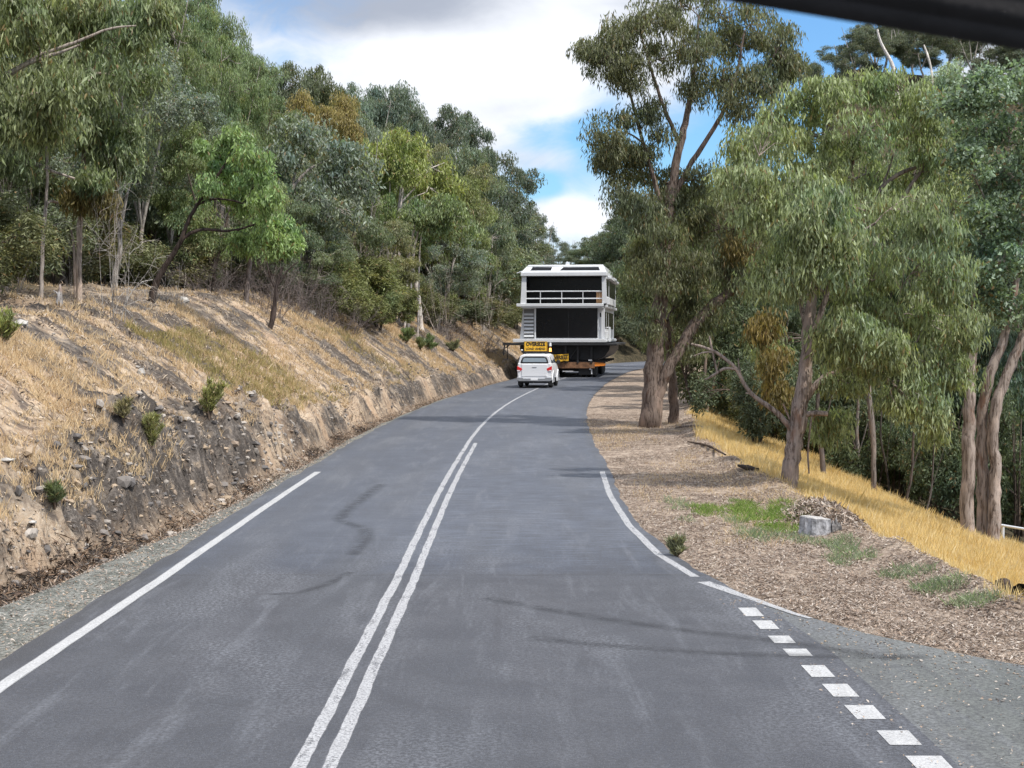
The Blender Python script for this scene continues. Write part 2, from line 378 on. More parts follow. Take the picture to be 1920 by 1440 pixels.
# ------------------------------------------------------------------ road
def asphalt_material(name, side=False):
    m = bpy.data.materials.new(name); m.use_nodes = True; t = NT(m.node_tree)
    P = t.add('ShaderNodeNewGeometry').outputs['Position']
    sp = t.add('ShaderNodeSeparateXYZ', {0: P})
    off = t.add('ShaderNodeAttribute', attribute_name='across').outputs['Fac']
    fine = t.noise(P, 90, 3, .7).outputs[0]; agg = t.noise(P, 28, 4, .7).outputs[0]
    mid = t.noise(P, 1.3, 5, .6).outputs[0]; lo = t.noise(t.mapv(P, scale=(1, .35, 1)), .55, 4, .55, .5).outputs[0]
    if side: base = t.mix(t.ss(t.math('ADD', sp.outputs[0], mid), 2.9, 4.2), t.mix(t.ss(lo, .35, .65), (.088, .092, .094), (.115, .12, .12)), t.mix(t.ss(lo, .35, .65), (.105, .113, .105), (.165, .172, .158)))
    else:
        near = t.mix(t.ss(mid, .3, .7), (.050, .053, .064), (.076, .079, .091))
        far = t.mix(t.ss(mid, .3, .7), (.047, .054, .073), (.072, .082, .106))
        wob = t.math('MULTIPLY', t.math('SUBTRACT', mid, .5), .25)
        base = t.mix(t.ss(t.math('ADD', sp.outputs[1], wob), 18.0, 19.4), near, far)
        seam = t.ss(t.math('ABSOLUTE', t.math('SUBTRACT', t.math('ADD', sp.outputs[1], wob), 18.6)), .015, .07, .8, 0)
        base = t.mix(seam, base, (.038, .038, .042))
        # polished wheel paths, a little smoother and darker
        for cx in (-2.2, -.75, .85, 2.3):
            wp = t.ss(t.math('ABSOLUTE', t.math('SUBTRACT', off, cx)), .12, .5, .7, 0)
            base = t.mix(t.math('MULTIPLY', wp, t.ss(lo, .3, .6)), base, (.060, .064, .076))
        wet = t.math('MULTIPLY', t.ss(off, 1.7, 3.1), t.ss(sp.outputs[1], 19, 30, 0, .0))
        edge = t.ss(t.math('ABSOLUTE', t.math('ADD', off, t.math('MULTIPLY', t.math('SUBTRACT', mid, .5), .3))), 2.86, 3.1, 0, .6)
        edge = t.math('MULTIPLY', edge, t.math('MAXIMUM', t.math('LESS_THAN', off, 0.0), t.math('GREATER_THAN', sp.outputs[1], 19.0)))
        base = t.mix(edge, base, (.045, .044, .044))
    pale = t.math('MULTIPLY', t.ss(lo, .48, .7, 0, .8), t.ss(agg, .42, .62))
    base = t.mix(pale, base, (.165, .172, .19))
    trk = t.noise(t.mapv(P, scale=(2.2, .22, 1), rot=(0, 0, -.05)), 1.6, 6, .65, .4).outputs[0]
    base = t.mix(t.ss(trk, .5, .72, 0, .55), base, (.15, .158, .178))
    base = t.mix(t.ss(trk, .28, .45, .45, 0), base, (.042, .043, .05))
    c = t.mix(t.ss(agg, .40, .60, .6, 0), base, (.035, .035, .038))
    c = t.mix(t.ss(fine, .54, .68, 0, .6), c, (.21, .21, .215))
    tar = t.noise(t.mapv(P, scale=(1, .42, 1), loc=(7.3, 2.2, 0)), .75, 6, .55, 1.2).outputs[0]
    c = t.mix(t.ss(t.math('ABSOLUTE', t.math('SUBTRACT', tar, .565)), .0, .03, .28, 0), c, (.045, .045, .05))
    rip = t.add('ShaderNodeTexWave', {'Vector': P, 'Scale': 3.1, 'Distortion': 2.5, 'Detail': 3.0}, bands_direction='Y').outputs[0]
    c = t.mix(t.math('MULTIPLY', t.ss(rip, .5, 1.0, 0, .4), t.ss(sp.outputs[1], 18, 24)), c, (.19, .205, .24))
    br_ = t.noise(t.mapv(P, scale=(.8, 6.0, 1)), 2.2, 6, .7).outputs[0]
    c = t.mix(t.math('MULTIPLY', t.ss(br_, .48, .68, 0, .45), t.math('MULTIPLY', t.ss(off, -2.6, 1.4), t.ss(sp.outputs[1], 17.0, 22.5))), c, (.17, .20, .26))  # bluish sheen of the right lane painted into the asphalt colour
    c = t.mix(t.ss(br_, .32, .48, .35, 0), c, (.05, .05, .055))
    bump = t.add('ShaderNodeBump', {'Strength': .5, 'Distance': .006, 'Height': agg})
    p = t.add('ShaderNodeBsdfPrincipled', {'Base Color': c, 'Roughness': .72, 'Specular IOR Level': .35, 'Normal': bump.outputs[0]})
    t.add('ShaderNodeOutputMaterial', {0: p.outputs[0]})
    return m
def ROFF(y): return np.interp(y, [0, 14, 16.5, 18.4, 20.4, 23.5, 28, 33, 50], [4.35, 3.95, 3.72, 3.38, 3.12, 2.97, 2.95, 3.05, 3.05])
def strip(name, ylist, offs, z, material, xfun=None, attr=True, **kw):
    yl = np.asarray(ylist, float); offs = np.asarray(offs)
    base = RC(yl)
    tx = np.gradient(base, yl); nrm = np.stack([1 / np.sqrt(1 + tx ** 2), -tx / np.sqrt(1 + tx ** 2)], -1)
    O = offs[None, :] if offs.ndim == 1 else offs
    X = base[:, None] + nrm[:, :1] * O; Y = yl[:, None] + nrm[:, 1:] * O
    Vv = np.stack([X, Y, np.full_like(X, z)], -1).reshape(-1, 3)
    n, m = X.shape; ix = np.arange(n * m).reshape(n, m)
    Ff = np.stack([ix[:-1, :-1], ix[:-1, 1:], ix[1:, 1:], ix[1:, :-1]], -1).reshape(-1, 4)
    me = mesh_np(name, Vv, Ff, [material])
    set_attr(me, 'across', np.broadcast_to(O, X.shape))
    return ob(name, me, kind='structure', **kw)
M_ASPH = asphalt_material('asphalt'); M_SIDE = asphalt_material('worn_side_asphalt', True)
yr = np.concatenate([np.arange(-12, 60, .3), np.arange(60, 208, .8)])
jl = .07 * fbm(yr * 1.3, yr * 0 + 1, 4); jr = .06 * fbm(yr * 1.1, yr * 0 + 7, 4)
offs = np.stack([-3.17 + jl] + [np.full_like(yr, v) for v in np.linspace(-2.9, 2.8, 13)] + [ROFF(yr) + .12 + jr * (yr > 18)], -1)
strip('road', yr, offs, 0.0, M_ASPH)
# side road
sx = np.concatenate([np.linspace(1.5, 6, 60), np.geomspace(6.2, 60, 20)])
top = side_y(sx) + .07 * fbm(sx * 2, sx * 0, 3)
Vs = np.concatenate([np.stack([sx, top, np.full_like(sx, -.004)], -1), np.stack([sx, np.full_like(sx, -12), np.full_like(sx, -.004)], -1)])
n = len(sx); Fs = np.stack([np.arange(n - 1), np.arange(n - 1) + n, np.arange(1, n) + n, np.arange(1, n)], -1)[:, ::-1]
me = mesh_np('side_road', Vs, Fs, [M_SIDE]); set_attr(me, 'across', np.zeros(2 * n)); ob('side_road', me, kind='structure')

def paint_material(name, wear=.5, col=(.50, .50, .51)):
    m = bpy.data.materials.new(name); m.use_nodes = True; t = NT(m.node_tree)
    P = t.add('ShaderNodeNewGeometry').outputs['Position']
    a = t.noise(P, 45, 5, .75).outputs[0]; b = t.noise(t.mapv(P, scale=(3, .5, 1)), 3, 5, .65).outputs[0]
    ed = t.add('ShaderNodeAttribute', attribute_name='across').outputs['Fac']
    c = t.mix(t.ss(b, .35, .65), tuple(x * .78 for x in col), col)
    p = t.add('ShaderNodeBsdfPrincipled', {'Base Color': c, 'Roughness': .6})
    tr = t.add('ShaderNodeBsdfTransparent')
    cut = t.math('ADD', t.ss(a, .36, .62, .55, -.1), t.math('MULTIPLY', t.ss(b, .45, .8), wear), clamp=True)
    cut = t.math('MULTIPLY', cut, wear * 1.3, clamp=True)
    edge = t.ss(t.math('ADD', t.math('ABSOLUTE', ed), t.math('MULTIPLY', t.math('SUBTRACT', b, .5), .9)), .72, 1.0)
    cut = t.math('MAXIMUM', cut, t.math('MULTIPLY', edge, wear * 1.6, clamp=True))
    mx = t.add('ShaderNodeMixShader', {0: cut, 1: p.outputs[0], 2: tr.outputs[0]})
    t.add('ShaderNodeOutputMaterial', {0: mx.outputs[0]})
    return m
M_PAINT = paint_material('worn_white_paint', .72, (.46, .46, .47)); M_PAINT2 = paint_material('fresh_white_paint', .4, (.49, .49, .49))
def line(name, y0, y1, off, wd, material, z=.004, amp=.015, rel=False):
    yl = np.arange(y0, y1, .12 if y1 < 60 else .4)
    if rel: off = ROFF(yl) - .05
    rel_ = 0; wob = amp * fbm(yl * .9, yl * 0 + wd * 31, 3)
    o = strip(name, yl, np.stack([off + wob - wd / 2, off + wob, off + wob + wd / 2], -1), z, material)
    a = o.data.attributes['across']; a.data.foreach_set('value', np.tile([-1, 0, 1], len(yl)).astype(np.float32))
    return o
line('centre_line', 2, 160, -.115, .115, M_PAINT)
line('centre_line', 2, 41.4, .085, .115, M_PAINT)
line('edge_line', 2, 32.6, -2.82, .14, M_PAINT2)
line('edge_line', 18.45, 32.8, 2.98, .12, M_PAINT, rel=True)
# thin worn line that follows the kerbless corner into the side road
cx_ = np.linspace(2.17, 2.95, 26); cy_ = side_y(cx_) - .12 + .02 * fbm(cx_ * 9, cx_ * 0, 2)
wq = np.linspace(.09, .03, 26)
Vc = np.stack([np.stack([cx_ - wq, cy_ - wq * .4, cx_ * 0 + .004], -1), np.stack([cx_, cy_, cx_ * 0 + .004], -1), np.stack([cx_ + wq, cy_ + wq * .4, cx_ * 0 + .004], -1)], 1).reshape(-1, 3)
ix = np.arange(78).reshape(26, 3); Fc = np.stack([ix[:-1, :-1], ix[:-1, 1:], ix[1:, 1:], ix[1:, :-1]], -1).reshape(-1, 4)
me = mesh_np('corner_line', Vc, Fc, [M_PAINT]); set_attr(me, 'across', np.tile([-1, 0, 1], 26)); ob('corner_line', me, kind='structure')
# give-way dashes across the mouth of the side road
for k, (dx, dy, hw, hh) in enumerate([(1408, 1148, 17, 8), (1436, 1172, 18, 8), (1466, 1199.5, 20, 7), (1496, 1224, 22, 7), (1534, 1259, 22, 11), (1576, 1295, 24, 12), (1622, 1336, 27, 13), (1686, 1384, 30, 13.5), (1746, 1434, 34, 16), (1822, 1494, 36, 18)]):
    sk = hh * 1.05
    cn = [GR(dx - hw + sk * .9, dy + hh), GR(dx + hw + sk * .9, dy + hh), GR(dx + hw - sk * .9, dy - hh), GR(dx - hw - sk * .9, dy - hh)]
    Vd = np.array(cn); Vd[:, 2] = .004
    me = mesh_np('road_dash', Vd, [[0, 1, 2, 3]], [M_PAINT2]); set_attr(me, 'across', [0, 0, 0, 0]); ob('road_dash', me, kind='structure')
# tyre marks swept from the side road
def mark_material():
    m = bpy.data.materials.new('tyre_mark'); m.use_nodes = True; t = NT(m.node_tree)
    P = t.add('ShaderNodeNewGeometry').outputs['Position']; ed = t.add('ShaderNodeAttribute', attribute_name='across').outputs['Fac']
    nz = t.noise(P, 3.5, 7, .75).outputs[0]
    p = t.add('ShaderNodeBsdfPrincipled', {'Base Color': (.03, .03, .034, 1), 'Roughness': .7}); tr = t.add('ShaderNodeBsdfTransparent')
    f = t.math('MULTIPLY', t.ss(t.math('ADD', t.math('ABSOLUTE', ed), t.math('MULTIPLY', t.math('SUBTRACT', nz, .5), 1.4)), .0, .9, .40, 0), t.ss(nz, .35, .6))
    t.add('ShaderNodeOutputMaterial', {0: t.add('ShaderNodeMixShader', {0: f, 1: tr.outputs[0], 2: p.outputs[0]}).outputs[0]})
    return m
M_MARK = mark_material()
def tyre_mark(pts, wd=.2):
    P_ = np.array([GR(*p) for p in pts])[:, :2]
    s_ = np.linspace(0, len(P_) - 1, 50); x = np.interp(s_, range(len(P_)), P_[:, 0]); y = np.interp(s_, range(len(P_)), P_[:, 1])
    x = np.convolve(np.pad(x, 3, 'edge'), np.ones(7) / 7, 'valid'); y = np.convolve(np.pad(y, 3, 'edge'), np.ones(7) / 7, 'valid')
    tx, ty = np.gradient(x), np.gradient(y); l = np.hypot(tx, ty) + 1e-9
    V_ = np.stack([np.stack([x + s * -ty / l * wd, y + s * tx / l * wd, x * 0 + .008], -1) for s in (-1, 0, 1)], 1).reshape(-1, 3)
    ix = np.arange(150).reshape(50, 3); F_ = np.stack([ix[:-1, :-1], ix[:-1, 1:], ix[1:, 1:], ix[1:, :-1]], -1).reshape(-1, 4)
    me = mesh_np('tyre_mark', V_, F_, [M_MARK]); set_attr(me, 'across', np.tile([-1, 0, 1], 50)); ob('tyre_mark', me, kind='structure')
tyre_mark([(900, 1120), (1050, 1148), (1250, 1178), (1480, 1205), (1700, 1238)])
tyre_mark([(980, 1195), (1150, 1212), (1350, 1226), (1560, 1232), (1760, 1232)])
tyre_mark([(720, 905), (680, 935), (645, 962), (636, 978), (684, 990), (690, 1010), (660, 1045)], .22)
tyre_mark([(660, 1072), (610, 1098), (560, 1112), (500, 1116)], .12)
# ------------------------------------------------------------------ plant geometry
def tube(pts, rad, n=8, rng=None, rough=0.0):
    """open tube along pts; returns V, F(quads)"""
    p = np.asarray(pts, float); r = np.asarray(rad, float)
    d = np.gradient(p, axis=0); d /= np.linalg.norm(d, axis=1)[:, None] + 1e-9
    ref = np.array([0, 1.0, 0]) if abs(d[0][1]) < .8 else np.array([1.0, 0, 0])
    a = np.cross(d, ref); a /= np.linalg.norm(a, axis=1)[:, None] + 1e-9; b = np.cross(d, a)
    th = np.arange(n) * 2 * math.pi / n
    rr = r[:, None] * np.ones(n)
    if rng is not None and rough: rr = rr * (1 + rough * (rng.rand(len(p), n) - .5) + rough * (rng.rand(n) - .5))
    V = p[:, None] + rr[..., None] * (np.cos(th)[None, :, None] * a[:, None] + np.sin(th)[None, :, None] * b[:, None])
    ix = np.arange(len(p) * n).reshape(len(p), n); j = np.roll(ix, -1, 1)
    F = np.stack([ix[:-1], j[:-1], j[1:], ix[1:]], -1).reshape(-1, 4)
    return V.reshape(-1, 3), F
class Geo:
    def __init__(s): s.V = []; s.F = []; s.n = 0
    def add(s, V, F): s.V.append(V); s.F.append(F + s.n); s.n += len(V); return s
    def mesh(s, name, mats, smooth=True): return mesh_np(name, np.concatenate(s.V), np.concatenate(s.F), mats, smooth)
def resample(pts, r, k):
    """smooth resample of a polyline with radii"""
    p = np.asarray(pts, float); r = np.asarray(r, float)
    s = np.concatenate([[0], np.cumsum(np.linalg.norm(np.diff(p, axis=0), axis=1))]); q = np.linspace(0, s[-1], k)
    out = np.stack([np.interp(q, s, p[:, i]) for i in range(3)], -1)
    if k > 6:
        ker = np.array([1, 2, 3, 2, 1.]) / 9
        for i in range(3): out[:, i] = np.convolve(np.pad(out[:, i], 2, mode='edge'), ker, 'valid')
        out[0], out[-1] = p[0], p[-1]
    return out, np.interp(q, s, r)
def leaves(rng, C, n, sp, L, W, hang=.8, flat=.75):
    """n leaves round every centre in C; sp spread (per centre), drooping blades"""
    K = len(C); cnt = (n * (.35 + 1.3 * rng.rand(K) ** 1.2)).astype(int) + 1; s = np.repeat(np.broadcast_to(sp, (K,)), cnt); C = np.repeat(C, cnt, 0); m = len(C)
    # clumps are strung along drooping sprays rather than filling a ball
    g = rng.randn(m, 3); g /= np.linalg.norm(g, axis=1)[:, None]; g *= (rng.rand(m, 1) ** .45)
    g[:, 2] *= flat
    # sprays: leaves bunch on little strings
    p = C + g * s[:, None]
    q = rng.randn(m, 3) * .5; q[:, 2] = -np.abs(q[:, 2]) * .4; d = q + np.array([0, 0, -1.0]) * hang * (.6 + .8 * rng.rand(m, 1))
    d /= np.linalg.norm(d, axis=1)[:, None]
    nrm = np.cross(d, rng.randn(m, 3)); nrm /= np.linalg.norm(nrm, axis=1)[:, None] + 1e-9
    l = L * (.4 + 1.1 * rng.rand(m, 1)); w = W * (.6 + .8 * rng.rand(m, 1))
    bend = np.cross(nrm, d) * (rng.randn(m, 1) * .12 * l)
    V = np.stack([p, p + d * l * .42 + nrm * w * .5, p + d * l + bend, p + d * l * .42 - nrm * w * .5], 1).reshape(-1, 3)
    return V, np.arange(m * 4).reshape(m, 4)
def grow(seed, stems, lobes, L=.16, W=.035, per=150, clumps=14, sp=.5, hang=.8, sides=9, twig=.02, shell=.5, limb=.35, taper_rough=.22, extra=()):
    """stems: list of (pts, radii); lobes: rows (x,y,z,rx,ry,rz[,clumps factor]). Returns trunk mesh data and crown mesh data."""
    rng = np.random.RandomState(seed); T = Geo(); CC = []; SP = []
    samp = []
    for pts, rad in stems:
        k = max(8, int(len(pts) * 5)); p, r = resample(pts, rad, k)
        # gentle crookedness
        wob = (rng.rand(k, 3) - .5) * r[:, None] * .35; wob[0] = 0; p = p + wob
        T.add(*tube(p, r, sides, rng, taper_rough)); samp.append((p, r))
    for pts, rad in extra:
        p, r = resample(pts, rad, max(7, len(pts) * 4)); T.add(*tube(p, r, 6, rng, .2))
    SPt = np.concatenate([p for p, r in samp]); SR = np.concatenate([r for p, r in samp])
    lobes = sorted(lobes, key=lambda l: float(np.min(np.linalg.norm(SPt - np.array(l[:3]), axis=1))))
    for lb in lobes:
        c = np.array(lb[:3]); rd = np.array(lb[3:6]); fac = lb[6] if len(lb) > 6 else 1
        dd = c - SPt; dist = np.linalg.norm(dd, axis=1)
        cost = dist + .55 * np.clip(.2 * np.hypot(dd[:, 0], dd[:, 1]) - dd[:, 2], 0, 9) + 4.0 * (SPt[:, 2] < .22 * SPt[:, 2].max())
        i = int(np.argmin(cost)); a = SPt[i]; ra = min(SR[i] * .62, .02 + dist[i] * limb * .06)
        mid = (a + c) / 2 + np.array([0, 0, .12 * dist[i]]) + (rng.rand(3) - .5) * .25 * dist[i] * np.array([1, 1, .4])
        p, r = resample([a, mid, c], [ra, ra * .7, max(.012, ra * .38)], 9); T.add(*tube(p, r, 6, rng, .15))
        SPt = np.concatenate([SPt, p[3:]]); SR = np.concatenate([SR, r[3:]])
        k = max(3, int(clumps * fac)); g = rng.randn(k, 3); g /= np.linalg.norm(g, axis=1)[:, None]
        g = g * (shell + (1 - shell) * rng.rand(k, 1)); cl = c + g * rd
        for q in cl:
            b = p[rng.randint(4, 9)]; m2 = (b + q) / 2 + (rng.rand(3) - .5) * .3 * np.linalg.norm(q - b)
            pp, r2 = resample([b, m2, q], [max(twig * .7, min(twig * 1.4, ra * .5)), twig * .6, twig * .3], 5); T.add(*tube(pp, r2, 3))
        CC.append(cl); SP.append(np.full(k, sp) * (.65 + .7 * rng.rand(k)) * min(1.0, rd.mean() / (sp * 1.4) + .35))
    CC = np.concatenate(CC); SP = np.concatenate(SP)
    V, F = leaves(rng, CC, per, SP, L, W, hang)
    return T, (V, F)
def plant(name, label, cat, loc, T, crown, bark, leaf, group=None, rz=0, scale=(1, 1, 1), mleaf=None, crown_name='crown', trunk_name='trunk'):
    t = thing(name, label, cat, loc, rz, group); t.scale = scale
    if T is not None: ob(trunk_name, T.mesh(trunk_name, [M_BARK]) if isinstance(T, Geo) else T, t, color=bark)
    if crown is not None:
        me = crown if not isinstance(crown, tuple) else mesh_np(crown_name, crown[0], crown[1], [mleaf or M_LEAF])
        ob(crown_name, me, t, color=leaf)
    return t

# ---- hand-laid trees: outlines taken in metres at the tree's own distance, depth given separately
def PXY(Y, base):
    k = Y / F_PX
    def f(x, y, dy=0.0): return AT(x, y, Y + dy) - base
    return f, k
def hand_tree(name, label, Y, base_px, stems, lobes, bark, leaf, seed, mistletoe=(), extra=(), cat='tree', zdrop=.25, **kw):
    bx, by = base_px; b = AT(bx, by, Y); gz = hz(b[0], Y); b[2] = gz
    f, k = PXY(Y, b)
    st = []
    for s in stems:
        pts = [f(*(q[:2]), (q[3] if len(q) > 3 else 0)) for q in s]; rad = [q[2] * k / 2 * .78 for q in s]
        if s[0][1] > by - 25:
            pts[0][2] = min(pts[0][2], 0) - zdrop
        st.append((pts, rad))
    ex = [([f(*(q[:2]), (q[3] if len(q) > 3 else 0)) for q in s], [q[2] * k / 2 for q in s]) for s in extra]
    rng = np.random.RandomState(seed + 77)
    def lob(ls): return [(*f(l[0], l[1], (l[4] if len(l) > 4 else (rng.rand() - .5) * 2.4 * 60 * k)), l[2] * k, (l[2] + l[3]) / 2 * k * 1.1, l[3] * k, (l[5] if len(l) > 5 else 1)) for l in ls]
    T, C = grow(seed, st, lob(lobes), extra=ex, **kw)
    t = plant(name, label, cat, b, T, C, bark, leaf)
    if mistletoe:
        T2 = Geo(); r2 = np.random.RandomState(seed + 5); cc = []
        for l in lob(mistletoe):
            g = r2.randn(9, 3); g /= np.linalg.norm(g, axis=1)[:, None]; cc.append(np.array(l[:3]) + g * r2.rand(9, 1) * np.array(l[3:6]))
        V, F = leaves(r2, np.concatenate(cc), 120, np.full(9 * len(mistletoe), .5 * Y / 45), kw.get('L', .16) * 1.1, kw.get('W', .04), 1.4)
        ob('mistletoe', mesh_np('mistletoe', V, F, [M_LEAF]), t, color=(.085, .072, .026))
    return t
GB = (.24, .19, .16); GREYB = (.36, .33, .30); PALE = (.50, .46, .42); DKB = (.12, .095, .08)
# tall twin-stemmed gum beside the road
hand_tree('gum_tree', 'tall twin-stemmed gum with thick flaking trunk on the verge right of the houseboat', 48.8, (1224, 802),
    [[(1222, 802, 62), (1221, 785, 52), (1224, 755, 46), (1222, 700, 40), (1231, 640, 37), (1238, 560, 34), (1247, 470, 28), (1254, 380, 23), (1272, 285, 18), (1292, 200, 13), (1305, 110, 8), (1310, 30, 5)],
     [(1230, 760, 26, -.1), (1248, 700, 28, -.15), (1282, 645, 29), (1304, 605, 29), (1335, 575, 26), (1383, 532, 21), (1415, 480, 17), (1440, 410, 12), (1450, 330, 8)],
     [(1256, 380, 16), (1300, 300, 12), (1355, 215, 10), (1385, 130, 7), (1395, 60, 5)],
     [(1250, 430, 14), (1225, 330, 10), (1195, 230, 8), (1175, 150, 5)],
     [(1278, 280, 11), (1240, 190, 8), (1215, 110, 6), (1200, 60, 4)],
     [(1264, 800, 30, 1.6), (1264, 770, 26, 1.6), (1260, 710, 22, 1.5), (1255, 650, 18, 1), (1250, 600, 14, .6)]],
    [(1140, 105, 52, 40, -.6), (1112, 95, 28, 32), (1165, 60, 42, 36), (1215, 42, 60, 40), (1285, 12, 70, 40), (1355, 20, 66, 38), (1420, 45, 58, 40), (1462, 90, 36, 46), (1478, 130, 22, 30),
     (1190, 140, 48, 34), (1240, 110, 46, 30, 0, .7), (1300, 80, 50, 36), (1372, 90, 56, 40), (1430, 150, 50, 36), (1350, 150, 44, 34, 0, .7),
     (1150, 250, 42, 44), (1135, 290, 26, 34), (1175, 310, 44, 48), (1165, 360, 30, 34, 0, .8), (1215, 200, 40, 30, 0, .6), (1225, 270, 40, 36, 0, .6), (1395, 190, 50, 36), (1290, 175, 30, 26, 0, .5),
     (1250, 345, 46, 50), (1215, 400, 36, 40), (1290, 400, 60, 46), (1250, 450, 46, 46), (1320, 340, 40, 34, 0, .6), (1340, 430, 56, 50), (1400, 380, 50, 60), (1300, 500, 60, 44), (1360, 520, 50, 36),
     (1410, 450, 44, 44), (1232, 520, 34, 44, -1, .7), (1280, 570, 40, 34), (1330, 590, 34, 30, 0, .6), (1210, 480, 24, 36), (1222, 600, 20, 34, -1, .4), (1300, 640, 24, 22, 0, .5)],
    (.20, .155, .13), (.076, .086, .046), 3, mistletoe=[(1385, 470, 26, 44, -.5)], per=190, clumps=13, sp=.48, L=.18, W=.036, hang=1.3, sides=14, twig=.024)
# leaning gum in front of the drop
hand_tree('gum_tree', 'slender leaning gum with a long bare side branch, standing in the golden grass', 29.5, (1476, 915),
    [[(1475, 918, 44), (1480, 885, 38), (1488, 840, 37), (1497, 785, 37), (1507, 720, 34), (1514, 650, 29), (1520, 570, 23), (1531, 480, 16), (1548, 400, 10)],
     [(1510, 700, 17), (1535, 600, 13, -.3), (1560, 520, 11, -.5), (1590, 450, 9, -.6), (1640, 420, 6, -.7)],
     [(1509, 752, 17), (1522, 728, 17), (1545, 706, 15), (1590, 690, 11), (1650, 660, 9), (1720, 640, 6)],
     [(1516, 640, 14), (1500, 560, 12, .5), (1496, 480, 9, .7), (1470, 420, 6, .8)]],
    [(1430, 410, 50, 40), (1490, 350, 60, 40), (1400, 330, 44, 40), (1450, 260, 44, 34, 1), (1480, 480, 40, 40), (1430, 520, 36, 34), (1560, 380, 60, 44), (1630, 400, 60, 50), (1700, 380, 60, 44), (1750, 430, 44, 40),
     (1580, 480, 56, 44), (1650, 500, 60, 46), (1720, 500, 60, 50), (1780, 520, 44, 46), (1600, 570, 56, 46), (1680, 590, 64, 50), (1760, 590, 56, 46), (1812, 610, 34, 44), (1570, 640, 44, 36, -.8), (1640, 680, 60, 40, -.8),
     (1720, 680, 56, 44), (1780, 690, 44, 40), (1690, 740, 44, 36, -.6), (1748, 765, 34, 44), (1752, 815, 14, 26, 0, .5), (1580, 720, 34, 34, 0, .7), (1530, 440, 46, 40, -1.1), (1500, 410, 46, 40, -1.2), (1560, 500, 46, 36, -1.2), (1600, 450, 50, 44, -1.3), (1545, 380, 50, 36, -1), (1475, 530, 36, 34, -.9), (1590, 610, 44, 34, -1.1), (1650, 640, 50, 36, -1.2), (1545, 790, 20, 30, .6, .5), (1575, 790, 16, 30, .6, .5)],
    (.30, .245, .215), (.12, .148, .078), 11,
    extra=[[(1487, 808, 13), (1462, 778, 10), (1435, 757, 9), (1411, 742, 8), (1392, 715, 7), (1383, 692, 7), (1345, 661, 6), (1318, 650, 5), (1296, 645, 4)],
           [(1383, 692, 6), (1358, 690, 6), (1334, 706, 5), (1322, 712, 3)], [(1345, 661, 4), (1320, 660, 3), (1300, 668, 2)], [(1411, 742, 4), (1408, 738, 4), (1398, 737, 3)], [(1392, 715, 5), (1386, 690, 3), (1384, 672, 2)],
           [(1345, 700, 4), (1338, 668, 4), (1330, 630, 3)],
           [(1511, 777, 11), (1530, 774, 10), (1552, 776, 9)], [(1524, 772, 3), (1519, 800, 4), (1514, 850, 4), (1517, 888, 3)], [(1488, 800, 5), (1476, 775, 4), (1468, 757, 3)]],
    per=125, clumps=11, sp=.32, L=.15, W=.034, hang=1.5, sides=16, twig=.014)
# rounder gum behind the leaning one
hand_tree('gum_tree', 'broad pale green gum whose domed top rises behind the leaning gum, below the bare-trunked hill', 43, (1640, 905),
    [[(1640, 905, 13), (1636, 800, 13), (1625, 700, 13), (1610, 600, 13), (1600, 500, 17), (1590, 400, 13), (1600, 300, 9)],
     [(1612, 600, 15), (1560, 470, 12), (1520, 380, 10), (1480, 300, 7)], [(1603, 520, 15), (1660, 420, 12), (1720, 330, 9), (1760, 270, 6)]],
    [(1445, 230, 46, 34), (1500, 195, 50, 34), (1560, 175, 52, 34), (1620, 165, 54, 34), (1680, 170, 54, 34), (1740, 185, 46, 34), (1400, 260, 36, 36), (1470, 270, 56, 40), (1540, 250, 60, 44), (1620, 240, 60, 46), (1700, 250, 60, 46), (1770, 240, 44, 44),
     (1480, 340, 60, 44), (1560, 330, 60, 44), (1640, 330, 60, 46), (1720, 330, 60, 46), (1780, 330, 44, 50), (1800, 420, 40, 50), (1380, 330, 40, 36), (1500, 420, 50, 44), (1440, 640, 34, 50, 1, .8)],
    (.20, .17, .15), (.128, .158, .076), 21, mistletoe=[(1440, 680, 34, 56, -1.5), (1462, 740, 16, 44, -1.5), (1430, 610, 26, 36, -1)], extra=[[(1612, 440, 7), (1650, 350, 8), (1690, 322, 8), (1735, 308, 6), (1755, 290, 4)], [(1655, 345, 4), (1668, 315, 4), (1675, 290, 3)]],
    per=120, clumps=12, sp=.42, L=.19, W=.045, hang=1.2, twig=.02)
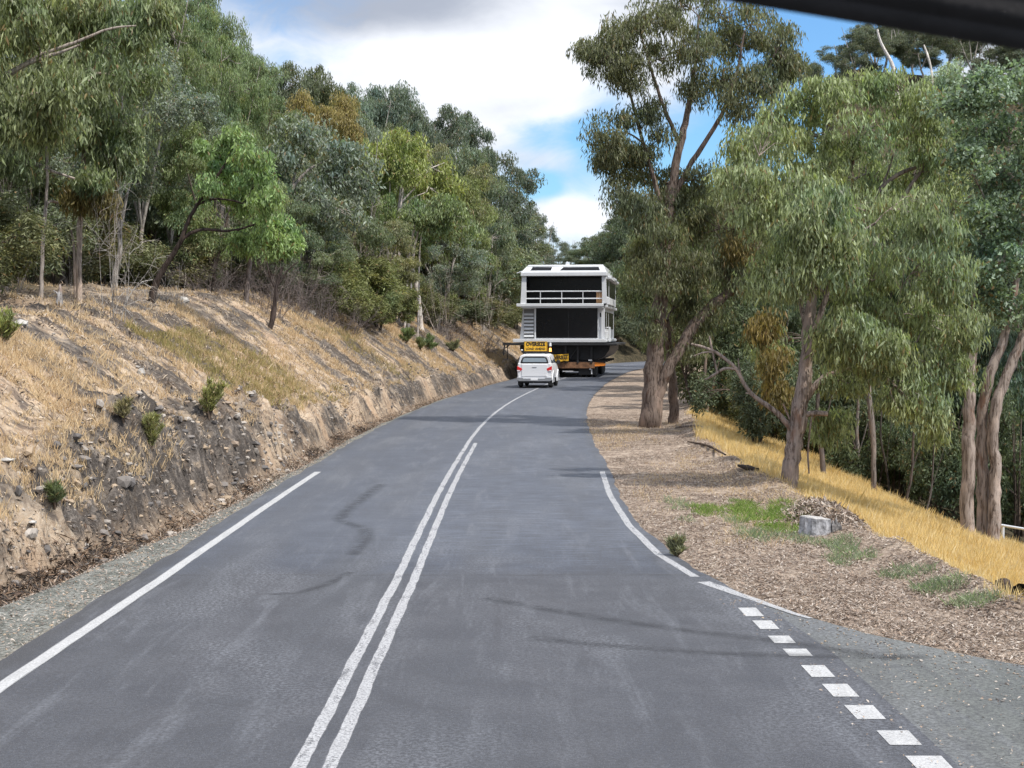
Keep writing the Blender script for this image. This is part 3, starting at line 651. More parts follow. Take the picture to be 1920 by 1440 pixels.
# triple-trunked gum at the right edge
hand_tree('gum_tree', 'three-trunked blue green gum at the foot of the golden grass slope, nearest the pale rail', 32.3, (1836, 1035),
    [[(1815, 1018, 36), (1813, 960, 31), (1815, 880, 30), (1816, 780, 28), (1819, 700, 25), (1826, 600, 21), (1836, 480, 15), (1850, 380, 9)],
     [(1840, 1030, 32, .2), (1842, 960, 29, .2), (1841, 860, 28, .2), (1840, 790, 26, .2), (1850, 715, 24), (1878, 650, 21), (1900, 570, 17), (1912, 470, 12), (1915, 350, 8)],
     [(1860, 1036, 34, -.1), (1865, 980, 29, -.1), (1867, 900, 26), (1862, 820, 25), (1868, 750, 25), (1895, 690, 24), (1922, 620, 20), (1955, 520, 15), (1970, 400, 10)]],
    [(1800, 190, 44, 36), (1850, 165, 48, 34), (1905, 160, 50, 34), (1960, 180, 46, 40), (1830, 240, 56, 44), (1900, 240, 56, 44), (1960, 260, 50, 44), (1820, 320, 50, 46), (1885, 320, 56, 46), (1950, 340, 56, 50), (1850, 400, 50, 44), (1915, 410, 56, 46), (1975, 430, 44, 50),
     (1830, 480, 36, 40), (1885, 490, 50, 40), (1945, 520, 50, 44), (1870, 560, 36, 30, 0, .7), (1910, 580, 40, 30, 0, .6), (1838, 540, 24, 34, 0, .6), (1985, 600, 36, 50)],
    (.36, .30, .265), (.092, .13, .085), 31, per=130, clumps=12, sp=.34, L=.10, W=.058, hang=.35, sides=16, twig=.014)
# bent dark wattle-like tree on the bank crest with bright crown
hand_tree('bent_tree', 'dark crooked tree leaning over the bank crest under a bright green crown', 46, (281, 560),
    [[(280, 562, 20), (290, 535, 17), (306, 505, 14), (325, 475, 12), (340, 450, 11), (352, 415, 9), (372, 380, 8), (395, 350, 7), (420, 310, 5)],
     [(338, 452, 9), (355, 437, 8), (385, 429, 7), (420, 434, 6), (450, 430, 5), (480, 420, 4)], [(365, 385, 6), (400, 372, 5), (440, 376, 4), (480, 390, 3)]],
    [(400, 275, 34, 24), (440, 262, 34, 22), (470, 290, 34, 26), (420, 320, 42, 30), (480, 330, 34, 28), (450, 370, 42, 30), (500, 380, 30, 26), (390, 350, 26, 24, 0, .7), (485, 425, 34, 28), (530, 425, 24, 22), (455, 450, 30, 26), (510, 460, 36, 26), (545, 455, 22, 18)],
    (.055, .042, .036), (.105, .155, .062), 41, per=130, clumps=9, sp=.33, L=.16, W=.05, hang=.9, sides=10, twig=.016)

# ---- prototypes, 12 m tall, reused by copying
def proto(seed, H=12.0, rx=3.2, base=.42, n=15, lean=.6, forks=3, per=150, clumps=12, L=.24, W=.07, hang=.8, sp=.62, r0=.17, top=.97, lobe=(.8, 1.35)):
    rng = np.random.RandomState(seed); stems = []
    fz = H * base * (.75 + .3 * rng.rand()); l = (rng.rand(2) - .5) * lean * 2
    main = [(0, 0, -.4), (l[0] * .2, l[1] * .2, fz * .35), (l[0] * .5 + .15, l[1] * .5, fz * .7), (l[0], l[1], fz)]
    stems.append((main, [r0 * 1.35, r0, r0 * .9, r0 * .8]))
    a0 = rng.rand() * 6.28
    for i in range(forks):
        a = a0 + i * 6.28 / forks + rng.rand() * .8; rr = rx * (.35 + .35 * rng.rand())
        e = (l[0] + math.cos(a) * rr, l[1] + math.sin(a) * rr, H * (.78 + .14 * rng.rand()))
        m_ = (l[0] + math.cos(a) * rr * .45 + rng.rand() * .3, l[1] + math.sin(a) * rr * .45, fz + (e[2] - fz) * .45)
        stems.append(([main[-1], m_, e], [r0 * .62, r0 * .42, r0 * .14]))
    cz = H * (base + top) / 2; rz = H * (top - base) / 2; lobes = []
    for i in range(n):
        g = rng.randn(3); g /= np.linalg.norm(g); g *= (.45 + .5 * rng.rand() ** .5)
        s = lobe[0] + (lobe[1] - lobe[0]) * rng.rand()
        lobes.append((l[0] + g[0] * rx, l[1] + g[1] * rx, cz + g[2] * rz, s, s, s * .72))
    return grow(seed, stems, lobes, L=L, W=W, per=per, clumps=clumps, sp=sp, hang=hang, sides=8, twig=.03)
def proto_meshes(T, C, mleaf): return T.mesh('trunk', [M_BARK]), mesh_np('crown', C[0], C[1], [mleaf])
PR = {}
PR['gum0'] = proto_meshes(*proto(101, rx=3.9, base=.30, n=20, lobe=(.9, 1.5)), M_LEAF)
PR['gum1'] = proto_meshes(*proto(102, rx=3.3, base=.42, n=16, forks=3, lean=1.2, lobe=(.9, 1.4)), M_LEAF)
PR['gum2'] = proto_meshes(*proto(103, rx=4.3, base=.16, n=26, forks=4, lobe=(.9, 1.5)), M_LEAF)
PR['gum3'] = proto_meshes(*proto(104, rx=2.2, base=.55, n=10, lean=1.0, forks=2, per=120, sp=.55), M_LEAF)
PR['airy'] = proto_meshes(*proto(105, rx=3.4, base=.3, n=15, lean=1.0, forks=4, per=42, clumps=11, sp=.55, lobe=(.6, 1.0)), M_LEAF)
PR['near0'] = proto_meshes(*proto(106, rx=3.9, base=.26, n=27, lean=.8, forks=4, per=170, clumps=13, L=.17, W=.045, hang=1.2, sp=.5, r0=.13), M_LEAF)
PR['near1'] = proto_meshes(*proto(107, rx=3.7, base=.28, n=25, lean=.5, forks=3, per=170, clumps=13, L=.13, W=.065, hang=.4, sp=.5, r0=.12), M_LEAF)
def shrub(seed, H=3.0, rx=2.2, n=14, L=.15, W=.045, per=130, clumps=12):
    rng = np.random.RandomState(seed); stems = []; lobes = []
    for i in range(6):
        a = rng.rand() * 6.28; rr = rx * rng.rand() * .7
        stems.append(([(math.cos(a) * .15, math.sin(a) * .15, -.3), (math.cos(a) * rr * .5, math.sin(a) * rr * .5, H * .35), (math.cos(a) * rr, math.sin(a) * rr, H * .75)], [.05, .035, .015]))
    for i in range(n):
        a = rng.rand() * 6.28; q = rng.rand() ** .5; z = H * (.22 + .6 * rng.rand() * (1 - .45 * q * q))
        lobes.append((math.cos(a) * rx * q * .85, math.sin(a) * rx * q * .85, z, .62, .62, .5))
    return grow(seed, stems, lobes, L=L, W=W, per=per, clumps=clumps, sp=.42, hang=.1, sides=6, twig=.014)
PR['shrub0'] = proto_meshes(*shrub(201), M_SHRUB)
PR['shrub1'] = proto_meshes(*shrub(202, rx=2.6, n=17), M_SHRUB)
PR['shrub2'] = proto_meshes(*shrub(203, H=3.4, rx=1.8, n=13, L=.13, W=.05), M_SHRUB)
def brush(seed, H=2.4, n=60, r=1.8, levels=3):
    rng = np.random.RandomState(seed); T = Geo()
    def br(p, d, L, rad, lv):
        k = 5; pts = [p]; q = p; dd = d
        for i in range(k - 1):
            dd = dd + rng.randn(3) * .16; dd /= np.linalg.norm(dd); q = q + dd * L / (k - 1); pts.append(q)
        T.add(*tube(pts, np.linspace(rad, rad * .4, k), 4 if lv < 2 else 3))
        if lv < levels:
            for i in range(rng.randint(4, 7)):
                b = pts[rng.randint(1, k)]; nd = dd * .7 + rng.randn(3) * .55; nd /= np.linalg.norm(nd); br(b, nd, L * (.45 + .25 * rng.rand()), rad * .5, lv + 1)
    for i in range(n):
        a = rng.rand() * 6.28; q = rng.rand() ** .5 * r * .6; d = np.array([math.cos(a) * .6, math.sin(a) * .6, .8 + .5 * rng.rand()]); d /= np.linalg.norm(d)
        br(np.array([math.cos(a) * q, math.sin(a) * q, -.1]), d, H * (.5 + .4 * rng.rand()), .018, 1)
    return T.mesh('stems', [M_BARK])
PR['brush'] = (brush(301, n=26), None)
PR['deadbranch'] = (brush(302, H=3.0, n=7, r=.8, levels=3), None)

PW = {}
for k_, (tm_, cm_) in PR.items():
    me_ = cm_ or tm_; a_ = np.empty(len(me_.vertices) * 3, dtype=np.float32); me_.vertices.foreach_get('co', a_); a_ = a_.reshape(-1, 3)
    PW[k_] = float(np.percentile(a_[:, 0], 98) - np.percentile(a_[:, 0], 2))
ORD = 'first second third fourth fifth sixth seventh eighth ninth tenth eleventh twelfth thirteenth fourteenth fifteenth sixteenth seventeenth eighteenth nineteenth twentieth'.split()
def put(kind, px, Y, top=None, wpx=None, leaf=(.1, .13, .07), bark=GREYB, rz=0, label='', name='gum_tree', cat='tree', group=None, H=None, base_py=None, lean=0):
    x = (px - 960) / F_PX * Y; g = hz(x, Y)
    P0 = {'g': 12.0, 'a': 12.0, 'n': 12.0, 's': 3.0, 'b': 2.2, 'd': 2.2}[kind[0]]
    if H is None: H = AT(px, top, Y)[2] - g
    sz = H / P0
    base_w = PW[kind]
    sx = (wpx * Y / F_PX) / base_w if wpx else sz
    tm, cm = PR[kind]
    return plant(name, label, cat, (x, Y, g - .05), tm, cm, bark, leaf, group, rz, (sx, sx, sz), crown_name='crown', trunk_name='trunk' if cm is not None else 'stems')
# ------------------------------------------------------------------ planting
DK = (.074, .09, .056); BLUE = (.098, .122, .090); OL = (.105, .113, .058); MID = (.094, .118, .068)
rngp = random.Random(9)
# large trees whose crowns fill the top left
for i, (k, px, Y, top, wp, lf, bk, lb) in enumerate([
    ('near1', 215, 50, 20, 300, BLUE, GREYB, 'blue grey gum filling the space between the crest and the top left crowns'),
    ('near0', 262, 58, -60, 250, (.082, .108, .05), GREYB, 'tall dark green gum rising out of frame behind the blue grey gum'),
    ('near1', 330, 64, 150, 230, BLUE, GREYB, 'blue grey gum directly behind the bent dark tree'),
    ('near0', 415, 70, 8, 180, (.095, .13, .06), GREYB, 'tall gum whose rounded crown ends the high skyline where the cloudy sky begins'),
    ('near0', 345, 78, -30, 190, (.088, .12, .062), GREYB, 'gum with a small sky gap in its top, left of the skyline shoulder'),
    ('near0', 470, 72, 85, 190, (.088, .12, .062), DKB, 'dense gum with a dark forked limb below the first step of the skyline'),
    ('gum2', 600, 84, 150, 160, (.13, .115, .045), DKB, 'rusty orange tinted gum near the middle of the left skyline'),
    ('gum0', 545, 80, 190, 150, OL, GREYB, 'olive gum under the left edge of the rusty tinted crown'),
    ('gum2', 400, 60, 215, 190, (.10, .13, .06), DKB, 'mid green gum behind the bright crown of the bent tree'),
    ('near1', 585, 74, 285, 170, BLUE, GREYB, 'blue grey gum above the dark wattle thicket, with a pale slanting branch'),
    ('gum2', 745, 98, 262, 150, (.11, .13, .058), PALE, 'yellow green gum on two thin white stems in the middle of the left hillside'),
    ('gum0', 690, 92, 240, 120, (.11, .15, .06), PALE, 'fresh green gum immediately left of the two white stems'),
    ('gum3', 790, 96, 335, 110, (.095, .13, .058), PALE, 'gum with three leaning white stems above the shrubs'),
    ('gum2', 850, 112, 310, 130, (.105, .128, .052), GREYB, 'olive green gum right of the leaning white stems'),
    ('airy', 905, 122, 345, 110, (.085, .105, .06), GREYB, 'thin crowned gum with sky showing through its right side'),
    ('gum2', 640, 78, 320, 150, (.07, .09, .05), DKB, 'shaded gum directly over the dark wattle thicket'),
    ('gum2', 500, 66, 330, 150, (.07, .095, .055), DKB, 'shaded gum right of the bright green crown')]):
    put(k, px, Y, top, wp, lf, bk, rz=i * 1.7, label=lb)

# hand-laid trees of the near left crest
hand_tree('gum_tree', 'thin pale gum with a long crossing limb, leftmost trunk on the crest', 36, (76, 560),
    [[(76, 562, 12), (78, 520, 9), (80, 450, 9), (86, 380, 8), (90, 330, 7), (87, 290, 7), (88, 210, 6), (84, 120, 5), (90, 40, 4)]],
    [(60, 250, 50, 36), (20, 300, 44, 34), (110, 215, 50, 40), (40, 180, 55, 40), (90, 130, 55, 44), (20, 90, 60, 44), (130, 60, 60, 44), (60, 20, 70, 40), (0, 20, 60, 40), (-30, 150, 50, 44), (150, 130, 44, 40)],
    (.33, .29, .26), (.088, .11, .055), 51, extra=[[(-30, 262, 9), (0, 278, 8), (40, 300, 7), (88, 318, 7), (110, 325, 5), (140, 335, 4)], [(85, 395, 4), (90, 380, 4), (96, 378, 2)]],
    per=130, clumps=12, sp=.42, L=.17, W=.045, hang=1.1, sides=9, twig=.016)
hand_tree('gum_tree', 'straight brown gum with a bleached dead fork at its foot, second on the crest', 38.5, (148, 558),
    [[(149, 560, 15), (148, 520, 13), (148, 450, 13), (153, 380, 12), (156, 330, 11), (158, 270, 9), (170, 180, 7), (175, 80, 5)], [(158, 290, 8), (200, 220, 6), (230, 160, 4)]],
    [(190, 270, 46, 34), (140, 230, 46, 34), (230, 230, 50, 40), (180, 170, 56, 40), (250, 150, 50, 44), (130, 110, 50, 40), (200, 90, 60, 44), (270, 70, 50, 44), (160, 30, 60, 40), (240, 10, 60, 40), (220, 300, 44, 34), (165, 335, 26, 24)],
    (.40, .33, .28), (.092, .118, .058), 52, mistletoe=[(150, 365, 24, 26, -.4), (195, 380, 14, 34, -.4), (172, 20, 16, 30, -2)],
    extra=[[(142, 558, 7), (141, 500, 7), (138, 450, 5), (133, 430, 3)], [(92, 377, 4), (125, 382, 5), (155, 377, 4)], [(160, 400, 3), (185, 375, 5), (198, 352, 3)]],
    per=130, clumps=12, sp=.44, L=.17, W=.045, hang=1.1, sides=10, twig=.016)
hand_tree('gum_tree', 'big gum rooted outside the left edge, reaching in with long pale limbs', 31, (-90, 590),
    [[(-95, 600, 46), (-85, 400, 40), (-70, 260, 30), (-40, 180, 20), (10, 140, 14), (60, 114, 10), (100, 104, 8), (150, 84, 5)], [(-78, 300, 24), (-90, 150, 20), (-60, 0, 16), (0, -80, 10)],
     [(-60, 230, 14), (0, 192, 8), (50, 178, 6), (120, 168, 4), (170, 150, 3)], [(10, 140, 8), (80, 100, 7), (150, 76, 7), (205, 52, 5), (255, 48, 3)]],
    [(-40, 60, 70, 50), (30, 30, 70, 44), (90, 10, 60, 44, 1), (150, 40, 44, 30, 1), (60, 70, 50, 30), (230, 60, 40, 30, 1), (120, 150, 46, 30), (60, 200, 44, 28), (180, 130, 44, 30), (10, 230, 40, 34), (-60, 140, 60, 50), (160, 5, 60, 34), (280, 30, 40, 30, 1), (90, 235, 36, 26)],
    (.42, .36, .31), (.098, .12, .056), 53, per=130, clumps=11, sp=.40, L=.17, W=.04, hang=1.3, sides=14, twig=.014)
hand_tree('gum_tree', 'blue grey gum with a pale slanting branch above the wattle thicket', 70, (508, 520),
    [[(506, 522, 9), (520, 430, 9), (543, 362, 9), (560, 335, 8), (582, 314, 6), (625, 295, 3)], [(545, 360, 6), (560, 300, 5), (570, 260, 3)]],
    [(640, 290, 40, 30), (590, 265, 44, 34), (560, 240, 40, 30), (620, 330, 44, 34), (660, 350, 36, 30), (600, 375, 40, 30), (640, 400, 36, 26), (530, 300, 34, 30), (500, 340, 34, 30), (675, 310, 30, 30)],
    (.42, .38, .35), BLUE, 54, per=110, clumps=12, sp=.62, L=.22, W=.08, hang=.6, sides=8, twig=.028)
hand_tree('gum_tree', 'yellow green gum on a clump of slim upright white stems in mid hillside', 92, (742, 490),
    [[(738, 492, 7), (742, 430, 6), (752, 350, 5), (758, 300, 4)], [(728, 490, 5, .3), (726, 420, 5, .3), (733, 345, 4, .3), (725, 290, 3)], [(748, 490, 5, -.3), (747, 420, 5, -.3), (756, 352, 4)], [(752, 380, 4), (785, 345, 3), (810, 310, 2)], [(745, 400, 3), (770, 372, 3), (800, 360, 2)]],
    [(720, 275, 30, 20), (755, 262, 30, 20), (790, 285, 30, 22), (735, 300, 30, 22), (820, 320, 28, 24), (775, 320, 34, 24), (845, 350, 24, 24), (700, 300, 26, 24), (810, 355, 30, 20)],
    (.62, .56, .52), (.125, .15, .05), 55, per=100, clumps=12, sp=.66, L=.26, W=.08, hang=1.0, sides=7, twig=.03)
hand_tree('gum_tree', 'green gum on three leaning white stems beside the upright white clump', 90, (770, 500),
    [[(757, 505, 6), (768, 465, 6), (779, 420, 5), (790, 385, 3)], [(764, 502, 5, .3), (776, 465, 5, .3), (786, 425, 4), (800, 390, 2)], [(783, 498, 4, .6), (787, 460, 4, .6), (791, 428, 3), (815, 395, 2)]],
    [(790, 385, 30, 18), (825, 390, 30, 20), (850, 400, 26, 20), (770, 400, 20, 14), (840, 425, 26, 18), (870, 430, 24, 22), (815, 420, 20, 12)],
    (.66, .60, .56), (.095, .125, .058), 56, per=100, clumps=11, sp=.62, L=.26, W=.08, hang=1.0, sides=7, twig=.03)
# undergrowth trees that close the hillside between trunks
for i in range(30):
    px = -40 + i * 33 + rngp.uniform(-10, 10); Y = 46 + max(0, px) * .095 + rngp.uniform(0, 10); x = (px - 960) / 3000 * Y
    put(['gum2', 'shrub1', 'gum2', 'shrub2'][i % 4], px, Y, None, rngp.uniform(150, 210), [DK, (.075, .095, .045), BLUE, (.07, .085, .04), MID][i % 5], DKB, rz=i * 1.4, H=rngp.uniform(5.2, 7.5), name='understorey_tree', group='understorey on the left hillside',
        label='short leafy understorey tree behind the crest shrubs on the left hillside')
for i in range(16):
    px = 300 + i * 42; Y = 95 + i * 4
    put(['gum0', 'gum2'][i % 2], px, Y, None, 190, [DK, MID, BLUE][i % 3], GREYB, rz=i * .7, H=8.5, group='understorey on the left hillside', name='understorey_tree', label='short leafy understorey tree behind the crest shrubs on the left hillside')
# skyline trees on the ridge
for i, (px, Y, top, k, lf) in enumerate([(512, 96, 100, 'gum2', DK), (572, 104, 112, 'gum0', (.06, .075, .042)), (628, 108, 148, 'gum2', MID), (668, 112, 152, 'gum0', (.085, .115, .085)), (712, 116, 138, 'gum2', (.075, .10, .072)),
                              (760, 120, 165, 'gum0', (.066, .085, .062)), (806, 124, 182, 'gum2', (.066, .085, .06)), (850, 128, 200, 'gum0', (.06, .08, .055)), (893, 132, 212, 'airy', (.058, .075, .052)), (905, 138, 262, 'gum1', (.06, .078, .055))]):
    put(k, px, Y, top, 150, lf, GREYB, rz=i * 2.1 + 1, group='gums along the left ridge line', label=f'dark ridge-top gum on the left skyline, {ORD[i]} counting down from the highest shoulder')
for i, (px, Y, top, wpx) in enumerate([(935, 150, 318, 100), (965, 158, 345, 80), (985, 165, 352, 70), (1008, 176, 392, 66), (1030, 184, 430, 56), (945, 142, 400, 90), (985, 155, 440, 70)]):
    put('airy' if i not in (5,) else 'gum1', px, Y, top, wpx, (.066, .085, .062), GREYB, rz=i * 1.3, group='airy gums stepping down to the road', label=f'open grey green gum stepping down the skyline toward the houseboat roof, {ORD[i]} in the row')
# middle hillside fill
fill = [(300, 72, 230), (360, 84, 170), (440, 86, 190), (520, 92, 240), (590, 96, 230), (640, 100, 215), (700, 104, 210), (760, 108, 225), (815, 112, 250), (860, 118, 262), (120, 62, 60), (40, 58, 100), (200, 70, 40), (-20, 50, 60), (480, 80, 300), (560, 70, 390), (820, 104, 420), (880, 126, 420), (700, 84, 400)]
for i, (px, Y, top) in enumerate(fill):
    put(['gum2', 'gum0', 'gum1'][i % 3], px, Y, top, 150 if Y > 65 else 230, [MID, BLUE, DK, OL, (.085, .11, .07)][i % 5], GREYB, rz=i * .9, group='gums packed on the left hillside',
        label=f'{["mid green", "blue grey", "dark green", "olive", "grey green"][i % 5]} gum packed inside the left forest, {ORD[i]} of that crowd')
# shrubs behind the crest
def crest_put(i, kind, px, Y, H, wpx, lf, lb, nm='shrub', bk=DKB, cat='shrub', group=None):
    return put(kind, px, Y, None, wpx, lf, bk, rz=i * 1.9, label=lb, name=nm, cat=cat, H=H, group=group)
WD = (.075, .082, .035)
sh = [(-20, 36, 2.6, 240), (30, 44, 3.0, 200), (110, 52, 2.8, 200), (190, 56, 2.6, 190), (250, 60, 2.4, 160), (330, 60, 2.2, 150), (400, 66, 2.4, 150), (470, 72, 2.2, 140), (540, 76, 2.6, 140),
      (590, 74, 3.2, 150), (650, 78, 3.8, 160), (705, 80, 3.4, 130), (620, 72, 2.4, 130), (680, 76, 2.3, 110), (735, 86, 3.0, 100), (790, 102, 2.6, 110), (840, 110, 2.6, 110), (880, 118, 3.0, 110), (925, 128, 3.2, 100), (965, 140, 3.6, 90)]
for i, (px, Y, H, wpx) in enumerate(sh):
    dense = 9 <= i <= 14
    lb = (f'dense olive wattle in the crest thicket, {ORD[i - 9]} from its left end' if dense else
          (f'low shaded shrub on the crest left of the wattle thicket, {ORD[i]} from the edge' if i < 9 else f'scrubby crest shrub between wattle thicket and houseboat, {ORD[i - 15]} in that run'))
    crest_put(i, ['shrub0', 'shrub1', 'shrub2'][i % 3], px, Y, H, wpx, (.078, .092, .034) if dense else [(.07, .08, .036), (.06, .075, .04), (.082, .085, .04)][i % 3], lb, 'wattle' if dense else 'shrub', group='wattle thicket on the bank crest' if dense else 'scrub along the bank crest')
# grey brush
for i, (px, Y, H, wpx) in enumerate([(500, 60, 2.1, 130), (545, 64, 2.3, 120), (590, 68, 1.9, 110), (455, 66, 1.8, 110), (390, 56, 1.2, 110), (640, 70, 1.4, 110), (840, 100, 1.6, 90), (900, 108, 1.6, 90)]):
    put('brush', px, Y, None, wpx, DK, (.20, .17, .16), rz=i, label=f'leafless grey brown bush along the crest, {ORD[i]} from the bent dark tree', name='dead_bush', cat='bush', H=H, group='leafless brush on the crest')
for i, (px, Y, H, wpx, lb) in enumerate([(215, 37, 2.3, 150, 'fallen bleached branches lying between the two straight stems on the crest'), (135, 38.5, 1.6, 40, 'forked bleached dead stick leaning on the straight brown stem'),
                                       (330, 47, 1.2, 110, 'pale fallen limb on the crest right of the bent dark tree')]):
    put('deadbranch', px, Y, None, wpx, DK, (.46, .43, .40), rz=i * 2 + .4, label=lb, name='fallen_branch', cat='branch', H=H)
for i, (px, Y, H, wpx) in enumerate([(700, 84, 4.5, 90), (655, 80, 4.0, 90), (835, 98, 4.5, 80), (905, 108, 4.5, 80), (420, 62, 3.2, 100), (590, 70, 3.6, 90), (20, 40, 3.0, 120)]):
    put('deadbranch', px, Y, None, wpx, DK, (.42, .37, .33), rz=i * 2.3 + .4, label=f'pale leafless sapling standing among the left crest shrubs, {ORD[i]} of these', name='dead_sapling', cat='sapling', H=H, group='pale leafless saplings')
# small crooked trunks on the bank
def stick(name, label, Y, base, pts, bark, cat='tree', kids=()):
    b = AT(base[0], base[1], Y); b[2] = hz(b[0], Y); f, k = PXY(Y, b); T = Geo(); r_ = np.random.RandomState(abs(int(base[0])))
    for j, s in enumerate([pts] + list(kids)):
        P_ = [f(*q[:2], (q[3] if len(q) > 3 else 0)) for q in s]
        if j == 0: P_[0][2] = -.2
        p, r = resample(P_, [q[2] * k / 2 for q in s], max(7, 4 * len(s))); T.add(*tube(p, r, 8 if j == 0 else 5, r_, .25))
    return plant(name, label, cat, b, T, None, bark, DK, trunk_name='trunk')
stick('bare_trunk', 'short charred leaning trunk sprouting from the bank face below the grey brush', 56, (505, 614), [(503, 616, 10), (512, 595, 10), (516, 560, 8), (518, 535, 6), (530, 500, 4)], (.07, .055, .05), kids=[[(517, 545, 4), (505, 515, 3), (500, 490, 2)], [(518, 540, 4), (540, 505, 3), (560, 490, 2)]])
stick('bare_trunk', 'bare grey-brown trunk on the crest between the bent tree and the brush', 60, (461, 560), [(460, 562, 11), (464, 530, 10), (468, 495, 9), (470, 460, 8), (475, 400, 6)], (.22, .185, .17))
stick('stump', 'broken jagged grey stump on the bank crest at the far left', 35, (110, 578), [(110, 580, 15), (111, 560, 13), (113, 548, 9), (112, 533, 4)], (.45, .43, .42), 'stump', kids=[[(113, 560, 5), (106, 548, 4), (100, 545, 2)]])
stick('bare_trunk', 'thin dark trunk slanting upward above the wattle thicket', 76, (580, 480), [(578, 480, 6), (600, 410, 6), (630, 375, 5), (645, 350, 3)], (.10, .085, .075), kids=[[(600, 410, 4), (640, 400, 3), (670, 392, 2)]])

# ---- right side: dark gully forest
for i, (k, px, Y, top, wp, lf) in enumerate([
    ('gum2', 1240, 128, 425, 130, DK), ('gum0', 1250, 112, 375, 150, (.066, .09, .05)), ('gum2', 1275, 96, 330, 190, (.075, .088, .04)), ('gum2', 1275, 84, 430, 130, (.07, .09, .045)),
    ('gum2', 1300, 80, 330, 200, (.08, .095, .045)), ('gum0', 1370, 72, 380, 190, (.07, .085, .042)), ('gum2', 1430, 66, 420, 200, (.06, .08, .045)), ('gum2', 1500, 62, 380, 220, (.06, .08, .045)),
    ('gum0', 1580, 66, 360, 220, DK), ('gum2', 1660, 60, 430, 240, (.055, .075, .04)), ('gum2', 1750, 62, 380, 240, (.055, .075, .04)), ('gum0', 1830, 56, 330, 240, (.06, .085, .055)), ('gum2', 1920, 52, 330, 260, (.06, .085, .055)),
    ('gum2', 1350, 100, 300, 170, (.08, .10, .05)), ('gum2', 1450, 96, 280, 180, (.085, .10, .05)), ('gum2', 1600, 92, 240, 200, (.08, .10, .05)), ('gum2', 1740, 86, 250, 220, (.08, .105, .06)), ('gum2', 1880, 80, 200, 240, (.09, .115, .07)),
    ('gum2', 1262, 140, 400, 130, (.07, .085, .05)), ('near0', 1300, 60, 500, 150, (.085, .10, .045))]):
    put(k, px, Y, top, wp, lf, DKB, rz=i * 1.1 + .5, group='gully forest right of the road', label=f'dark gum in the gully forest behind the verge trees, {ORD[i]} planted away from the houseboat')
for i in range(34):
    px = 1240 + (i % 17) * 44 + rngp.uniform(-12, 12); Y = (50 if i < 17 else 62) + rngp.uniform(-3, 6) - (3 if px > 1700 else 0)
    H = rngp.uniform(3.2, 4.6) if i < 17 else rngp.uniform(4.5, 6.5)
    x = (px - 960) / 3000 * Y
    if x < float(berm_x(np.array(Y))) + 1.6: continue
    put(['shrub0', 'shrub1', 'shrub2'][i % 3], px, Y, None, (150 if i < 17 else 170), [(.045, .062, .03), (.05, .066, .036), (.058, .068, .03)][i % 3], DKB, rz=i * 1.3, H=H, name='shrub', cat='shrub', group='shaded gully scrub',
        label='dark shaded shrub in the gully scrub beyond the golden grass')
for i, (x0, y0, x1, y1, w_, Y, bk) in enumerate([(1607, 912, 1606, 815, 9, 48, (.30, .26, .23)), (1545, 895, 1530, 800, 12, 44, (.12, .10, .09)), (1404, 852, 1396, 750, 9, 52, (.06, .05, .05)), (1325, 812, 1320, 730, 9, 58, (.20, .16, .13)),
        (1430, 860, 1440, 700, 8, 56, (.05, .045, .04)), (1700, 960, 1712, 830, 6, 44, (.10, .08, .07)), (1735, 990, 1750, 860, 4, 42, (.13, .11, .10)), (1670, 950, 1650, 820, 5, 46, (.08, .07, .06)), (1790, 1010, 1780, 800, 6, 45, (.09, .07, .06)), (1478, 870, 1470, 760, 6, 55, (.05, .045, .04))]):
    stick('sapling', f'thin {"pale" if sum(bk) > .5 else "dark"} sapling stem in the dark gully, {ORD[i]} of those', Y, (x0, y0), [(x0, y0 + 14, w_), (x0 - 2, y0 - 20, w_ * .85), ((x0 + x1) / 2 + 4, (y0 + y1) / 2, w_ * .8), (x1, y1, w_ * .7), (x1 + 5, y1 - 80, w_ * .5)], bk, kids=[[((x0 + x1) / 2, (y0 + y1) / 2, w_ * .4), (x1 + 18, y1 - 10, w_ * .25), (x1 + 30, y1 - 60, w_ * .15)]])
# ---- far trees
for i, (px, Y, top, wp) in enumerate([(1052, 232, 452, 60), (1075, 236, 436, 56), (1092, 240, 452, 50), (1112, 244, 425, 60), (1135, 238, 412, 60), (1160, 234, 402, 66), (1185, 226, 388, 70), (1065, 205, 478, 60), (1110, 208, 480, 70), (1150, 206, 470, 70), (1020, 200, 455, 60)]):
    put('airy' if i < 7 else 'gum2', px, Y, top, wp, (.062, .078, .055), GREYB, rz=i * 1.2, group='far gums above the houseboat', label=f'small far gum silhouetted above the houseboat roof, {ORD[i]} of the row')
for i, (px, Y, top, wp) in enumerate([(1128, 200, 445, 100), (1160, 196, 405, 110), (1190, 190, 380, 120), (1225, 186, 360, 130), (1150, 188, 500, 100), (1195, 184, 470, 110), (1260, 190, 380, 130)]):
    put(['gum2', 'gum0'][i % 2], px, Y, top, wp, [(.055, .075, .045), (.065, .085, .05), (.05, .066, .04)][i % 3], DKB, rz=i * 1.9, group='dark gums closing off the bend', label=f'tall dark gum beyond the bend right of the houseboat, {ORD[i]} of that stand')
i = 0
for Y in (170, 177, 184, 192):
    for px in range(1105, 1290, 26):
        x = (px - 960) / 3000 * Y
        if x > float(RC(Y)) - 5.2 or x < float(RC(Y)) - 24: continue
        i += 1
        put(['shrub1', 'shrub0'][i % 2], px, Y, None, 90, (.055, .07, .04), DKB, rz=i * 1.2, H=4.2, name='shrub', cat='shrub', group='scrub beyond the bend', label='dark scrub bush closing off the road bend beyond the houseboat')

